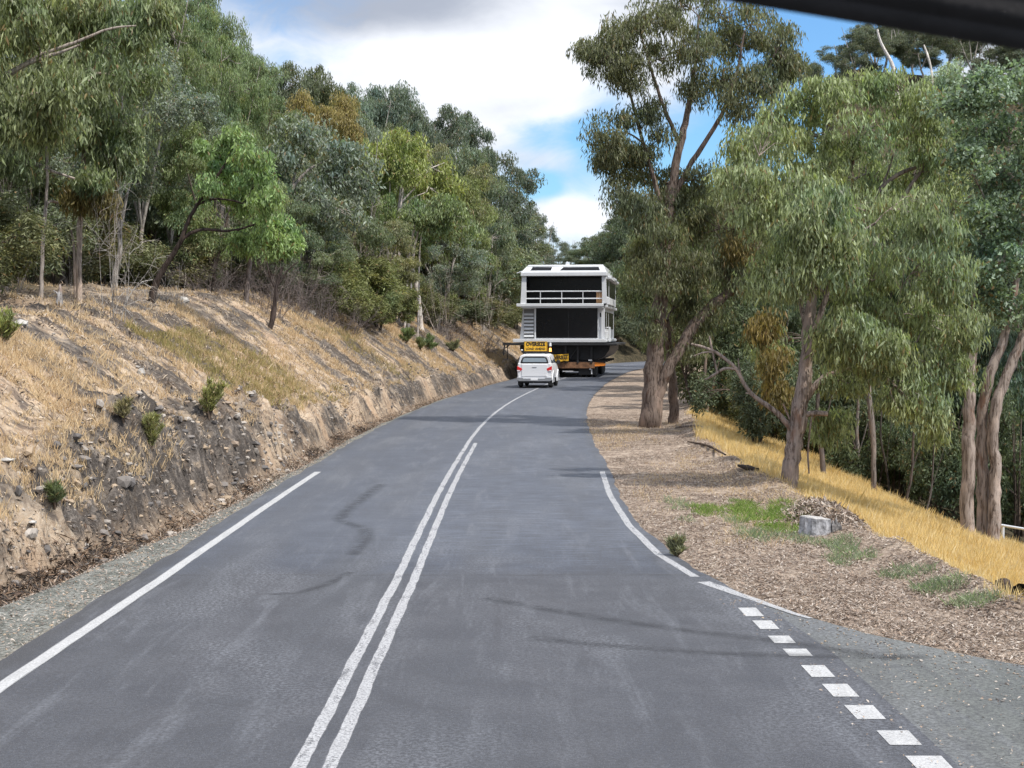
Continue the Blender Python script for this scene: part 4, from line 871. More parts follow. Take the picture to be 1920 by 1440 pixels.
hilltrees = [(1545, 258, 90, 80), (1580, 262, 70, 90), (1610, 258, 40, 90), (1650, 262, 28, 90), (1690, 266, 24, 90), (1730, 262, 30, 90), (1770, 268, 20, 90), (1815, 262, 40, 100), (1860, 262, 60, 100), (1905, 258, 60, 100), (1630, 284, 20, 90), (1710, 288, 5, 90), (1790, 290, 0, 90)]
for i, (px, Y, top, wp) in enumerate(hilltrees):
    put(['gum1', 'airy', 'gum0'][i % 3], px, Y, top, wp, (.066, .08, .052), (.40, .37, .34), rz=i * 2.2, group='bare-stemmed gums on the far hill', label=f'long bare-stemmed gum on the steep top right hill, {ORD[i]} across the slope')
stick('bare_trunk', 'long white leaning trunk on the steep far hill just under the visor edge', 250, (1690, 150), [(1692, 165, 8), (1676, 125, 7), (1663, 100, 6), (1650, 80, 5), (1645, 55, 4)], (.70, .66, .62))
stick('bare_trunk', 'thin white straight trunk on the far hill, right of the leaning white trunk', 250, (1752, 155), [(1754, 165, 5), (1747, 130, 4), (1740, 105, 4), (1732, 84, 3)], (.66, .62, .58))
put('shrub1', 1800, 250, 90, 95, (.16, .21, .13), GREYB, rz=1, name='wattle', label='pale green bushy tree on the far hill below the visor edge', cat='tree')
# ------------------------------------------------------------------ ground cover
def blades(rng, X, Y, Z, h, wd, per, spread=.05, lean=.35):
    n = len(X); X = np.repeat(X, per) + rng.randn(n * per) * spread; Y = np.repeat(Y, per) + rng.randn(n * per) * spread; Z = np.repeat(Z, per); h = np.repeat(h, per) * (.55 + .7 * rng.rand(n * per)); wd = np.repeat(wd, per)
    a = rng.rand(n * per) * 6.28; dx, dy = np.cos(a) * wd / 2, np.sin(a) * wd / 2; lx, ly = rng.randn(n * per) * lean * h, rng.randn(n * per) * lean * h
    b = np.stack([X, Y, Z - .02], -1)
    V = np.stack([b + np.stack([dx, dy, dx * 0], -1), b - np.stack([dx, dy, dx * 0], -1),
                  b + np.stack([lx * .5 - dx * .6, ly * .5 - dy * .6, h * .6], -1), b + np.stack([lx + dx * .1, ly + dy * .1, h], -1)], 1)
    V = V[:, [0, 1, 2, 3]]
    return V.reshape(-1, 3), np.arange(len(X) * 4).reshape(-1, 4)
def straw_material(name, c1, c2, c3, transl=.3):
    m = bpy.data.materials.new(name); m.use_nodes = True; t = NT(m.node_tree)
    g = t.add('ShaderNodeNewGeometry'); r = g.outputs['Random Per Island']; nz = t.noise(g.outputs['Position'], .8, 4, .6).outputs[0]
    c = t.mix(t.ss(nz, .35, .65), c1, c2); c = t.mix(t.ss(r, .4, 1, 0, .8), c, c3)
    d = t.add('ShaderNodeBsdfDiffuse', {'Color': c}); tr = t.add('ShaderNodeBsdfTranslucent', {'Color': c})
    t.add('ShaderNodeOutputMaterial', {0: t.add('ShaderNodeMixShader', {0: transl, 1: d.outputs[0], 2: tr.outputs[0]}).outputs[0]})
    return m
rg = np.random.RandomState(77)
def sample_bank(n, y0, y1, umin, umax):
    # denser toward the camera, as seen
    y = y0 + (y1 - y0) * rg.rand(n) ** 1.25; td = toe_d(y); uu = umin + (umax - umin) * rg.rand(n)
    return RC(y) - 3.12 - td - uu, y, uu
X, Y, U = sample_bank(150000, 14, 135, .55, 8.2)
msk = fbm(X * .33 + 3, Y * 1.15, 4) + fbm(X * .22, Y * .13 + 5, 3) * .6; m2 = fbm(X * .8, Y * .8 + 40, 4)
keep = (msk < .06) & (m2 + .35 * rg.rand(len(X)) > -.02) & (rg.rand(len(X)) < np.where(U > 5.0, .22, .62))
X, Y, U, m2 = X[keep], Y[keep], U[keep], m2[keep]
Xn, Yn, Un = sample_bank(26000, 13.2, 27, .35, 6.5); kn = (fbm(Xn * .8, Yn * .7 + 12, 4) + .35 * rg.rand(len(Xn)) > .08); X = np.concatenate([X, Xn[kn]]); Y = np.concatenate([Y, Yn[kn]]); m2 = np.concatenate([m2, np.full(kn.sum(), .1)])
Z = height(X, Y); h = (.045 + .10 * rg.rand(len(X))) * (1 + 1.1 * np.clip(m2 + .1, 0, .6)) * (1 + .3 * (Y > 60))
V, Fz = blades(rg, X, Y, Z, h, .006 + .00022 * Y, 6, .045)
M_STRAW = straw_material('dry_straw', (.54, .39, .225), (.64, .485, .29), (.68, .56, .39))
ob('dry_grass', mesh_np('dry_grass', V, Fz, [M_STRAW]), kind='stuff', label='dry straw coloured grass tufts on the cut bank', cat='grass')
# olive-yellow taller weeds low on the bank
X, Y, U = sample_bank(60000, 36, 74, .7, 4.2); m3 = fbm(X * .35 + 9, Y * .16, 3); keep = (m3 + .25 * fbm(X * 1.5, Y * 1.2, 3) + .2 * (rg.rand(len(X)) - .5) + .5 * rg.rand(len(X)) > .42) & (U < 3.8) & (rg.rand(len(X)) < .4); X, Y = X[keep], Y[keep]; Z = height(X, Y)
px_ = 960 + X / Y * 3000
V, Fz = blades(rg, X, Y, Z, .08 + .16 * rg.rand(len(X)) ** 2, np.full(len(X), .016), 4, .07)
ob('weeds', mesh_np('weeds', V, Fz, [straw_material('olive_straw', (.34, .27, .12), (.44, .34, .17), (.28, .27, .10))]), kind='stuff', label='yellow olive weeds low on the bank', cat='weeds')
# golden grass on the fall beyond the verge
n = 130000; y = 13.5 + 46 * rg.rand(n) ** 1.15; qx = -.1 + 8.2 * rg.rand(n); x = berm_x(y) + qx
keep = (rg.rand(n) < sst(qx + .9 * fbm(x * .8, y * .7, 4), -.1, 1.0)) & (x < 13 + .0 * y) & (y < 62) & ~((y > 38) & (qx > 5 + 0 * y)) ; x, y = x[keep], y[keep]; z = height(x, y)
V, Fz = blades(rg, x, y, z, (.10 + .20 * rg.rand(len(x)) * (.6 + fbm(x * 1.1, y * .9, 3))) * np.interp(y, [14, 24, 40], [.7, 1, 1.25]), .005 + .00016 * y, 7, .08, .22)
M_GOLD = straw_material('golden_grass', (.66, .47, .17), (.76, .58, .26), (.80, .68, .42), .3)
ob('golden_grass', mesh_np('golden_grass', V, Fz, [M_GOLD]), kind='stuff', label='tall golden grass on the slope falling away from the verge', cat='grass')
# straw clump in front of the big tree and along the berm
n = 9000; y = 20 + 32 * rg.rand(n); x = 2.2 + 3.0 * rg.rand(n); k_ = fbm(x * .9, y * .35 + 20, 4) + .5 * rg.rand(n) > .42; x, y = x[k_], y[k_]
V, Fz = blades(rg, x, y, height(x, y), .03 + .08 * rg.rand(len(x)), np.full(len(x), .009), 4, .06)
ob('verge_straw', mesh_np('verge_straw', V, Fz, [M_STRAW]), kind='stuff', label='sparse dry tufts across the brown verge', cat='grass')
# green patch by the stump, blue-green herbs
def patch(name, label, spots, hmin, hmax, dens, mt, wd=.01):
    xs, ys_ = [], []
    for px, py, rx, ry in spots:
        c = GR(px, py); e = GR(px + rx, py); f_ = GR(px, py - ry); n = int(dens * rx * ry / 100)
        a = rg.rand(n) * 6.28; r = rg.rand(n) ** .6; xs.append(c[0] + np.cos(a) * r * (e[0] - c[0])); ys_.append(c[1] + np.sin(a) * r * (f_[1] - c[1]))
    x = np.concatenate(xs); y = np.concatenate(ys_); k_ = fbm(x * 3, y * 1.6, 3) > -.18; x, y = x[k_], y[k_]
    V, Fz = blades(rg, x, y, height(x, y), hmin + (hmax - hmin) * rg.rand(len(x)), np.full(len(x), wd), 5, .035, .5)
    ob(name, mesh_np(name, V, Fz, [mt]), kind='stuff', label=label, cat='grass')
patch('green_grass', 'small patches of bright green grass beside the cut stump', [(1430, 968, 60, 18), (1395, 950, 34, 10), (1460, 985, 45, 14), (1325, 958, 36, 10), (1480, 960, 30, 14)], .04, .11, 90, straw_material('green_blades', (.14, .23, .05), (.20, .30, .07), (.30, .36, .12)))
patch('herb', 'blue green low herbs scattered on the verge and along the berm', [(1270, 945, 30, 12), (1400, 1000, 26, 12), (1440, 1005, 30, 14), (1560, 1020, 40, 14), (1600, 1040, 36, 14), (1570, 1052, 20, 10), (1490, 1010, 30, 10), (1700, 1080, 50, 10), (1760, 1110, 50, 10), (1830, 1140, 50, 9), (1370, 975, 20, 8), (1290, 975, 14, 6)], .04, .12, 34, straw_material('blue_green_blades', (.22, .27, .17), (.30, .34, .22), (.24, .32, .12)))

# leaf and bark litter
def chips(rng, X, Y, Z, L, W, tilt=.35, lift=.012, cup=.25):
    n = len(X); a = rng.rand(n) * 6.28; l = L * (.4 + 1.0 * rng.rand(n)); w = W * (.5 + rng.rand(n)); ux, uy = np.cos(a), np.sin(a)
    tz = rng.randn(n) * tilt; tw = rng.randn(n) * tilt
    U_ = np.stack([ux, uy, tz], -1) * l[:, None] / 2; W_ = np.stack([-uy, ux, tw], -1) * w[:, None] / 2; P = np.stack([X, Y, Z + lift + np.abs(tz) * l * .5], -1)
    P2 = P + np.stack([0 * X, 0 * X, cup * w], -1)
    V = np.stack([P - U_, P2 - W_, P + U_, P2 + W_], 1)
    return V.reshape(-1, 3), np.arange(n * 4).reshape(-1, 4)
def litter_material(name, cols):
    m = bpy.data.materials.new(name); m.use_nodes = True; t = NT(m.node_tree)
    r = t.add('ShaderNodeNewGeometry').outputs['Random Per Island']
    cr = t.add('ShaderNodeValToRGB', {0: r}); e = cr.color_ramp; e.interpolation = 'CONSTANT'
    while len(e.elements) < len(cols): e.elements.new(0.5)
    for i, c in enumerate(cols): e.elements[i].position = i / len(cols); e.elements[i].color = (*c, 1)
    t.add('ShaderNodeOutputMaterial', {0: t.add('ShaderNodeBsdfPrincipled', {'Base Color': cr.outputs[0], 'Roughness': .8}).outputs[0]})
    return m
n = 150000; y = 12.8 + 44 * rg.rand(n) ** 1.7; ro_ = ROFF(y) + .14; x = RC(y) + ro_ + (berm_x(y) + .9 - RC(y) - ro_) * rg.rand(n)
k_ = (y > side_y(x) + .1) & (x < 7.5) & (fbm(x * 1.2, y * .7, 4) + .5 * rg.rand(n) - .22 * sst(y, 24, 34) > -.06); x, y = x[k_], y[k_]
V, Fz = chips(rg, x, y, height(x, y), .052, .013, .25)
M_LIT = litter_material('leaf_litter', [(.30, .235, .185), (.23, .17, .13), (.36, .295, .24), (.19, .145, .115), (.29, .25, .215), (.31, .225, .165), (.13, .10, .085), (.44, .385, .33)])
ob('leaf_litter', mesh_np('leaf_litter', V, Fz, [M_LIT]), kind='stuff', label='fallen gum leaves and bark strewn over the brown verge', cat='leaf litter')
# litter along the ditch under the bank
n = 26000; y = 14 + 90 * rg.rand(n) ** 1.5; x = RC(y) - 3.12 - toe_d(y) + .13 * rg.randn(n) + .10; k_ = fbm(x * .1, y * .8 + 3, 3) + .5 * rg.rand(n) > .1; x, y = x[k_], y[k_]
V, Fz = chips(rg, x, y, height(x, y), .085, .015, .45)
ob('bark_litter', mesh_np('bark_litter', V, Fz, [litter_material('bark_strips', [(.20, .13, .085), (.10, .07, .05), (.28, .20, .14), (.06, .045, .035), (.36, .29, .23), (.15, .095, .06)])]), kind='stuff', label='dark bark strips and leaves lying in the ditch under the bank', cat='bark litter')
n = 4200; y = 13.5 + 40 * rg.rand(n) ** 1.3; x = RC(y) - 3.12 - toe_d(y) + .11 * rg.randn(n) + .06; k_ = fbm(x * .1 + 4, y * .45 + 3, 3) > .02; x, y = x[k_], y[k_]
V, Fz = chips(rg, x, y, height(x, y) + .02, .20, .022, .3)
ob('dark_bark', mesh_np('dark_bark', V, Fz, [litter_material('charred_bark', [(.035, .025, .02), (.09, .055, .035), (.02, .016, .014), (.16, .10, .06), (.05, .035, .026)])]), kind='stuff', label='tangled dark bark strips heaped in the ditch at the foot of the rock cut', cat='bark litter')
# scattered stray leaves on the shoulder and side road
n = 5000; y = 12 + 30 * rg.rand(n) ** 1.5; x = RC(y) - 3.2 - (toe_d(y)) * rg.rand(n); V, Fz = chips(rg, x, y, height(x, y), .05, .015)
V2, F2 = None, None
n = 900; x2 = 2.4 + 4 * rg.rand(n); y2 = 9.5 + 4.5 * rg.rand(n); k_ = y2 < side_y(x2); V2, F2 = chips(rg, x2[k_], y2[k_], np.full(k_.sum(), .0), .028, .014)
ob('stray_leaves', mesh_np('stray_leaves', np.concatenate([V, V2]), np.concatenate([Fz, F2 + len(V)]), [M_LIT]), kind='stuff', label='stray leaves on the gravel shoulder and side road', cat='leaf litter')

# twigs, clods and fallen bark over the whole cut bank
X, Y, U = sample_bank(90000, 13.5, 120, .2, 8.4); k_ = fbm(X * .7, Y * 1.1 + 60, 4) + .4 * rg.rand(len(X)) > .12; X, Y = X[k_], Y[k_]
V, Fz = chips(rg, X, Y, height(X, Y), .075 + .0006 * Y, .022, .55, .012, .6)
ob('bank_litter', mesh_np('bank_litter', V, Fz, [litter_material('bank_debris', [(.28, .22, .17), (.12, .095, .08), (.42, .35, .28), (.20, .155, .12), (.50, .41, .31), (.08, .065, .055), (.36, .27, .19)])]), kind='stuff', label='twigs, clods and fallen bark strewn over the cut bank', cat='debris')
# stones
def rocks(rng, X, Y, Z, s, sq=(1, 1, .65)):
    ph = (1 + 5 ** .5) / 2; B = np.array([(-1, ph, 0), (1, ph, 0), (-1, -ph, 0), (1, -ph, 0), (0, -1, ph), (0, 1, ph), (0, -1, -ph), (0, 1, -ph), (ph, 0, -1), (ph, 0, 1), (-ph, 0, -1), (-ph, 0, 1)]); B /= np.linalg.norm(B[0])
    F = np.array([(0, 11, 5), (0, 5, 1), (0, 1, 7), (0, 7, 10), (0, 10, 11), (1, 5, 9), (5, 11, 4), (11, 10, 2), (10, 7, 6), (7, 1, 8), (3, 9, 4), (3, 4, 2), (3, 2, 6), (3, 6, 8), (3, 8, 9), (4, 9, 5), (2, 4, 11), (6, 2, 10), (8, 6, 7), (9, 8, 1)])
    n = len(X); V = B[None] * (1 + .5 * (rng.rand(n, 12, 1) - .5)) * (s[:, None, None] * (.6 + .8 * rng.rand(n, 1, 3))) * np.array(sq)
    a = rng.rand(n) * 6.28; c, s_ = np.cos(a), np.sin(a); V = np.stack([V[..., 0] * c[:, None] - V[..., 1] * s_[:, None], V[..., 0] * s_[:, None] + V[..., 1] * c[:, None], V[..., 2]], -1)
    V += np.stack([X, Y, Z], -1)[:, None]
    return V.reshape(-1, 3), (F[None] + 12 * np.arange(n)[:, None, None]).reshape(-1, 3)
M_STONE = litter_material('stone', [(.28, .25, .22), (.18, .16, .145), (.36, .32, .28), (.34, .26, .18), (.11, .10, .095), (.26, .20, .15)])
X, Y, U = sample_bank(9000, 14, 110, .1, 8.5); s = .010 + .035 * rg.rand(len(X)) ** 4; V, Fz = rocks(rg, X, Y, height(X, Y), s)
X2, Y2, U2 = sample_bank(4200, 14, 80, -.1, 1.1); k_ = (rg.rand(len(X2)) < .6) & (fbm(X2 * .1, Y2 * .6 + 11, 3) > -.1); X2, Y2 = X2[k_], Y2[k_]; s2 = .012 + .055 * rg.rand(len(X2)) ** 3; V2, F2 = rocks(rg, X2, Y2, height(X2, Y2), s2, (1, .8, .8))
X3, Y3, U3 = sample_bank(2600, 13.5, 40, -.15, 1.2); k_ = (rg.rand(len(X3)) < .5) & (fbm(X3 * .5, Y3 * .55 + 31, 4) + .25 * (Y3 < 21) > .02); X3, Y3 = X3[k_], Y3[k_]; V3, F3 = rocks(rg, X3, Y3, height(X3, Y3), .02 + .085 * rg.rand(len(X3)) ** 2.2, (1.2, .8, .7))
V2 = np.concatenate([V2, V3]); F2 = np.concatenate([F2, F3 + len(V2) - len(V3)])
ob('rubble', mesh_np('rubble', np.concatenate([V, V2]), np.concatenate([Fz, F2 + len(V)]), [M_STONE]), kind='stuff', label='loose stones and broken rock over the cut bank', cat='rubble')
n = 6000; y = 12 + 40 * rg.rand(n) ** 1.6; x = RC(y) - 3.2 - (toe_d(y) + .1) * rg.rand(n); V, Fz = rocks(rg, x, y, height(x, y), .006 + .014 * rg.rand(n) ** 2)
n = 5000; x = 2.2 + 5 * rg.rand(n); y = 9 + 8 * rg.rand(n); k_ = (y < side_y(x) + .5) & (rg.rand(n) < sst(y - side_y(x), -3.0, .2) + .05); x, y = x[k_], y[k_]; V2, F2 = rocks(rg, x, y, np.where(y < side_y(x), 0.0, height(x, y)), .005 + .010 * rg.rand(len(x)) ** 2)
ob('gravel', mesh_np('gravel', np.concatenate([V, V2]), np.concatenate([Fz, F2 + len(V)]), [M_STONE]), kind='stuff', label='fine loose gravel on the shoulder and corner', cat='gravel')
# individual pale rocks
def on_bank(px, py):
    best = None
    for Y in np.arange(14, 150, .1):
        p = AT(px, py, Y); 
        if p[2] <= hz(p[0], Y): return np.array([p[0], Y, hz(p[0], Y)])
    return GR(px, py)
M_PALE = mat('pale_quartz', (.36, .34, .315), .8, noise=.3, nscale=9, bump=.5)
for px, py, s, lb in [(38, 612, 24, 'white angular rock near the top of the bank at the far left'), (266, 704, 17, 'pale flat rock in the middle of the bank'), (345, 565, 16, 'white rock just under the crest left of the charred trunk'), (60, 992, 14, 'small pale rock low on the near bank'),
                      (258, 688, 9, 'small pale rock beside the flat one in mid bank'), (585, 590, 16, 'cream rock outcrop below the wattle thicket'), (12, 872, 20, 'grey rock on the near bank at the left edge'), (545, 830, 9, 'white stone in the ditch by the end of the edge line')]:
    b = on_bank(px, py); k = b[1] / F_PX; rr = np.random.RandomState(px); V, Fz = rocks(rr, np.zeros(1), np.zeros(1), np.zeros(1), np.array([s * k * .62]), (1.2, .9, .7))
    bm = bmesh.new(); vs = [bm.verts.new(v) for v in V]; [bm.faces.new([vs[i] for i in f]) for f in Fz]; bmesh.ops.subdivide_edges(bm, edges=bm.edges, cuts=2, use_grid_fill=True, fractal=.25, seed=px)
    me = bpy.data.meshes.new('rock'); bm.to_mesh(me); bm.free(); me.materials.append(M_PALE); ob('rock', me, loc=b, label=lb, cat='rock')
# young shrubs on the bank and at the verge
def bush(px, py, wpx, hpx, leaf, lb, Y=None, seed=None, n=900):
    b = on_bank(px, py) if Y is None else AT(px, py, Y); b[2] = hz(b[0], b[1]); k = b[1] / F_PX; W_, H_ = wpx * k, hpx * k
    rr = np.random.RandomState(seed or px); T = Geo(); C = []
    for i in range(20):
        a = rr.rand() * 6.28; q = rr.rand() * .62 * W_; e = np.array([math.cos(a) * q, math.sin(a) * q, H_ * (.35 + .68 * rr.rand())]); m_ = e * np.array([.4, .4, .5])
        p, r = resample([(0, 0, -.05), m_, e * np.array([1.25, 1.25, 1])], [.014, .009, .004], 5); T.add(*tube(p, r, 4)); C += [p[2], p[3], (p[3] + p[4]) / 2, p[4]]
    C = np.array(C); V, Fz = leaves(rr, C, n // 34, np.full(len(C), W_ * .11), .07 + .0014 * b[1], .010 + .00025 * b[1], -1.0)
    plant('young_shrub', lb, 'shrub', b, T, (V, Fz), (.16, .12, .09), leaf, mleaf=M_SHRUB, crown_name='foliage', trunk_name='stems')
YG = (.12, .13, .045)
for a_ in [(392, 822, 40, 72, YG, 'largest yellow green young shrub on the bank, above the rock cut'), (283, 848, 28, 60, (.115, .125, .05), 'upright young shrub left of and below the largest one'), (103, 955, 24, 38, (.06, .078, .035), 'small dark green shrub low on the near bank'),
           (8, 650, 40, 60, (.10, .125, .045), 'green shrub cut off by the left edge high on the bank'), (232, 790, 24, 36, (.12, .115, .06), 'faded low shrub in mid bank above the upright one'), (763, 645, 18, 26, (.09, .12, .05), 'dark tuft high on the bank, first of the far row'), (788, 658, 12, 20, (.09, .11, .05), 'thin dark tuft, second of the far row'),
           (806, 660, 20, 28, (.09, .12, .05), 'rounded dark tuft, third of the far row'), (850, 660, 18, 18, (.10, .11, .06), 'low tuft on the far bank nearest the houseboat'), (811, 618, 14, 24, (.08, .10, .05), 'small dark tuft under the crest above the far row')]:
    bush(*a_)
bush(1268, 1042, 20, 34, (.10, .11, .065), 'little dark shrub at the road edge beside the white line', Y=float(GR(1268, 1042)[1]))

# cut stump
b = GR(1528, 1003); b[2] = hz(b[0], b[1]); st = thing('cut_stump', 'weathered grey cut stump with a split side beside the green grass', 'stump', b)
rr = np.random.RandomState(4); k = b[1] / F_PX; g = MB(); nn = 26; R0 = 27 * k
def ring(z, r, tilt=0): return [Vector((math.cos(i / nn * 6.283) * r * (1 + .13 * math.sin(i * 2.1) + .08 * math.sin(i * 5.3)), math.sin(i / nn * 6.283) * r * (1 + .08 * math.cos(i * 1.7)), z + tilt * math.cos(i / nn * 6.283))) for i in range(nn)]
g.loft([ring(-.1, R0 * 1.12), ring(.05, R0 * 1.04), ring(.13, R0), ring(.235, R0 * .97, -.02)])
M_OLDWOOD = mat('weathered_wood', (.30, .30, .315), .95, noise=.6, nscale=12, bump=.8, dirt=(.05, .045, .04))
o = g.build('body', M_OLDWOOD, st, smooth=True)
g = MB(); g.loft([ring(.237, R0 * .90, -.019), ring(.243, R0 * .88, -.019)]); g.build('cut_face', mat('cut_wood', (.36, .345, .33), .9, noise=.4, nscale=18), st)
g = MB()
for i, (dx, hh, ww) in enumerate([(.245, .20, .05), (.29, .23, .04), (.335, .17, .06), (.27, .14, .07)]):
    g.loft([[Vector((dx + c_ * ww / 2, -.05 + s_ * .05 + i * .02, z)) for c_, s_ in ((-1, -1), (1, -1), (1, 1), (-1, 1))] if z < hh else [Vector((dx + .006 * c_, -.05 + .006 * s_ + i * .02, z)) for c_, s_ in ((-1, -1), (1, -1), (1, 1), (-1, 1))] for z in (-.05, hh * .7, hh)])
g.build('split_side', mat('split_wood', (.16, .15, .145), .95, noise=.6, nscale=16, bump=.5), st)
# logs and fallen wood
def log(name, label, pts, rad, bark, cat='log'):
    b = np.array(pts[0], float); T = Geo(); p, r = resample(np.array(pts) - b, rad, 12); T.add(*tube(p, r, 8, np.random.RandomState(int(abs(b[0]) * 100)), .3))
    o = ob(name, T.mesh(name, [M_BARK]), None, b, label, cat, color=bark); return o
def gp(px, py, Y, up=.0):
    p = AT(px, py, Y); return (p[0], Y, hz(p[0], Y) + up)
log('fallen_branch', 'short blackened branch stub lying where the verge meets the golden grass', [gp(1385, 872, 32.5, .06), gp(1400, 880, 31.8, .1), gp(1420, 886, 31.2, .05)], [.03, .06, .045], (.05, .04, .035), 'branch')
log('fallen_branch', 'long grey branch lying behind the foot of the big twin gum', [gp(1268, 808, 47, .05), gp(1310, 812, 46, .08), gp(1350, 832, 42, .05)], [.03, .05, .03], (.28, .24, .21), 'branch')
log('fallen_branch', 'slim brown branch on the leaf litter between the twin gum and the black stub', [gp(1290, 830, 41, .04), gp(1330, 850, 38, .06), gp(1360, 868, 35, .04)], [.02, .035, .02], (.12, .09, .07), 'branch')
log('log', 'dark short log half hidden in the golden grass at the right edge', [gp(1868, 1100, 17.6, .10), gp(1885, 1100, 17.6, .16), gp(1903, 1115, 17.4, .07)], [.05, .09, .03], (.06, .045, .04))
log('log', 'blackened log end cut off by the right edge of the photo', [gp(1912, 1140, 16.4, .10), gp(1935, 1140, 16.6, .10), gp(1990, 1150, 16.6, .06)], [.10, .10, .08], (.04, .035, .03))
# mounded litter behind the stump
n = 3500; c = GR(1545, 975); a = rg.rand(n) * 6.28; r = rg.rand(n) ** .6; x = c[0] + np.cos(a) * r * .62; y = c[1] + np.sin(a) * r * 1.6; z = height(x, y) + .09 * (1 - r ** 2) * (1 + fbm(x * 3, y * 2, 3))
V, Fz = chips(rg, x, y, z, .085, .018, .4); ob('litter_mound', mesh_np('litter_mound', V, Fz, [M_LIT]), kind='stuff', label='low mound of raked leaves and bark behind the cut stump', cat='leaf litter')
# pale pipe rail beyond the triple-trunked gum
rl = thing('pipe_rail', 'pale pipe rail on short posts at the right edge behind the triple-trunked gum', 'rail', (11.2, 36.5, hz(11.2, 36.5)))
za = AT(1862, 984, 36.5)[2] - rl.location.z; zb = AT(1925, 1003, 34.5)[2] - rl.location.z
g = MB(); g.rod((-.2, .2, za + .01), (.9 + .6, -2.6, zb - .1), .03); g.build('rail', M_ALU, rl, smooth=True)
for x_, y_, z_ in ((0.02, -.05, za), (1.3, -2.3, zb - .07)):
    g = MB(); zz_ = hz(11.2 + x_, 36.5 + y_) - rl.location.z; g.rod((x_, y_, zz_ - .2), (x_, y_, max(z_, zz_ + .25)), .035); g.build('post', M_ALU, rl, smooth=True)
# ------------------------------------------------------------------ vehicles
def text(body, size, loc, parent, material, name='lettering', sx=1.0, rot=(math.pi / 2, 0, 0), bold=.012):
    cu = bpy.data.curves.new(name, 'FONT'); cu.body = body; cu.size = size; cu.align_x = 'CENTER'; cu.align_y = 'CENTER'; cu.extrude = .003; cu.offset = bold; cu.resolution_u = 3
    cu.materials.append(material)
    o = ob(name, cu, parent, loc); o.rotation_euler = rot; o.scale = (sx, 1, 1)
    bpy.context.view_layer.update(); me = bpy.data.meshes.new_from_object(o.evaluated_get(bpy.context.evaluated_depsgraph_get()))
    bpy.data.objects.remove(o); o = ob(name, me, parent, loc); o.rotation_euler = rot; o.scale = (sx, 1, 1); return o
M_YEL = mat('sign_yellow', (.78, .44, .03), .5, noise=.06, nscale=2)
M_INK = mat('black_lettering', (.01, .01, .01), .6)
M_RED = mat('tail_lens_red', (.42, .015, .02), .2, spec=.6, emit=((1, .03, .02), .12))
M_CLEAR = mat('lamp_lens_white', (.75, .76, .78), .2)
M_AMBER = mat('amber_lens', (.9, .28, .02), .25, emit=((1, .45, .12), 2.2))
M_CAR = mat('white_car_paint', (.72, .73, .76), .28, spec=.55)
M_CARG = mat('car_window', (.05, .07, .09), .08, spec=.8)
M_CHROME = mat('bumper_chrome', (.42, .43, .45), .3, .7)
M_RIM = mat('alloy_rim', (.35, .35, .37), .35, .8)
# ---- pickup, straddling the centre line
Yp = 84.3; cx = (1002 - 960) / F_PX * Yp
pk = thing('pickup', 'white dual-cab pickup with canopy and a yellow oversize sign on its roof, following the houseboat', 'pickup', (cx, Yp, 0.0), R(-6.0))
def ringx(y, prof):
    return [Vector((x, y, z)) for x, z in prof] + [Vector((-x, y, z)) for x, z in reversed(prof)]
body = [(y, [(.70 * k, .42), (.885 * k, .50), (.925 * k, .82), (.92 * k, tz - .14), (.885 * k, tz)]) for y, k, tz in ((.02, .95, 1.27), (.10, .99, 1.30), (.6, 1, 1.30), (2.0, 1, 1.28), (3.6, 1, 1.24), (3.9, 1, 1.16), (4.7, .97, 1.06), (5.1, .90, .92), (5.2, .80, .80))]
g = MB(); g.loft([ringx(y, p) for y, p in body]); g.build('body', M_CAR, pk, bevel=.03)
# fender flares
for s in (-1, 1):
    for yy in (.98, 4.15):
        g = MB(); pts = [(yy + math.cos(a) * .52, .36 + math.sin(a) * .56) for a in np.linspace(-.15, math.pi + .15, 15)] + [(yy + math.cos(a) * .43, .36 + math.sin(a) * .45) for a in np.linspace(math.pi + .15, -.15, 15)]
        g.prism(pts, 'x', s * .86, s * .955); g.build('wheel_arch', M_CAR, pk, bevel=.012)
        g = MB(); g.torus((s * .80, yy, .37), .27, .125, n=28, squash=.95); w_ = g.build('wheel', M_TYRE, pk, smooth=True)
        g = MB(); g.rod((s * .80 - .07, yy, .37), (s * .80 + .07, yy, .37), .20, 20); g.build('rim', M_RIM, w_, smooth=True)
# greenhouse: cab and canopy
cab = [(.10, [(.87, 1.27), (.82, 1.46), (.76, 1.66), (.60, 1.72)]), (.34, [(.87, 1.28), (.825, 1.48), (.76, 1.71), (.62, 1.78)]), (1.5, [(.87, 1.27), (.83, 1.48), (.765, 1.73), (.64, 1.80)]), (3.0, [(.87, 1.25), (.82, 1.46), (.755, 1.71), (.62, 1.78)]), (3.35, [(.87, 1.23), (.80, 1.44), (.71, 1.62), (.58, 1.67)]), (3.95, [(.84, 1.16), (.82, 1.18), (.78, 1.20), (.6, 1.21)])]
g = MB(); g.loft([ringx(y, p) for y, p in cab]); g.build('canopy', M_CAR, pk, bevel=.03)
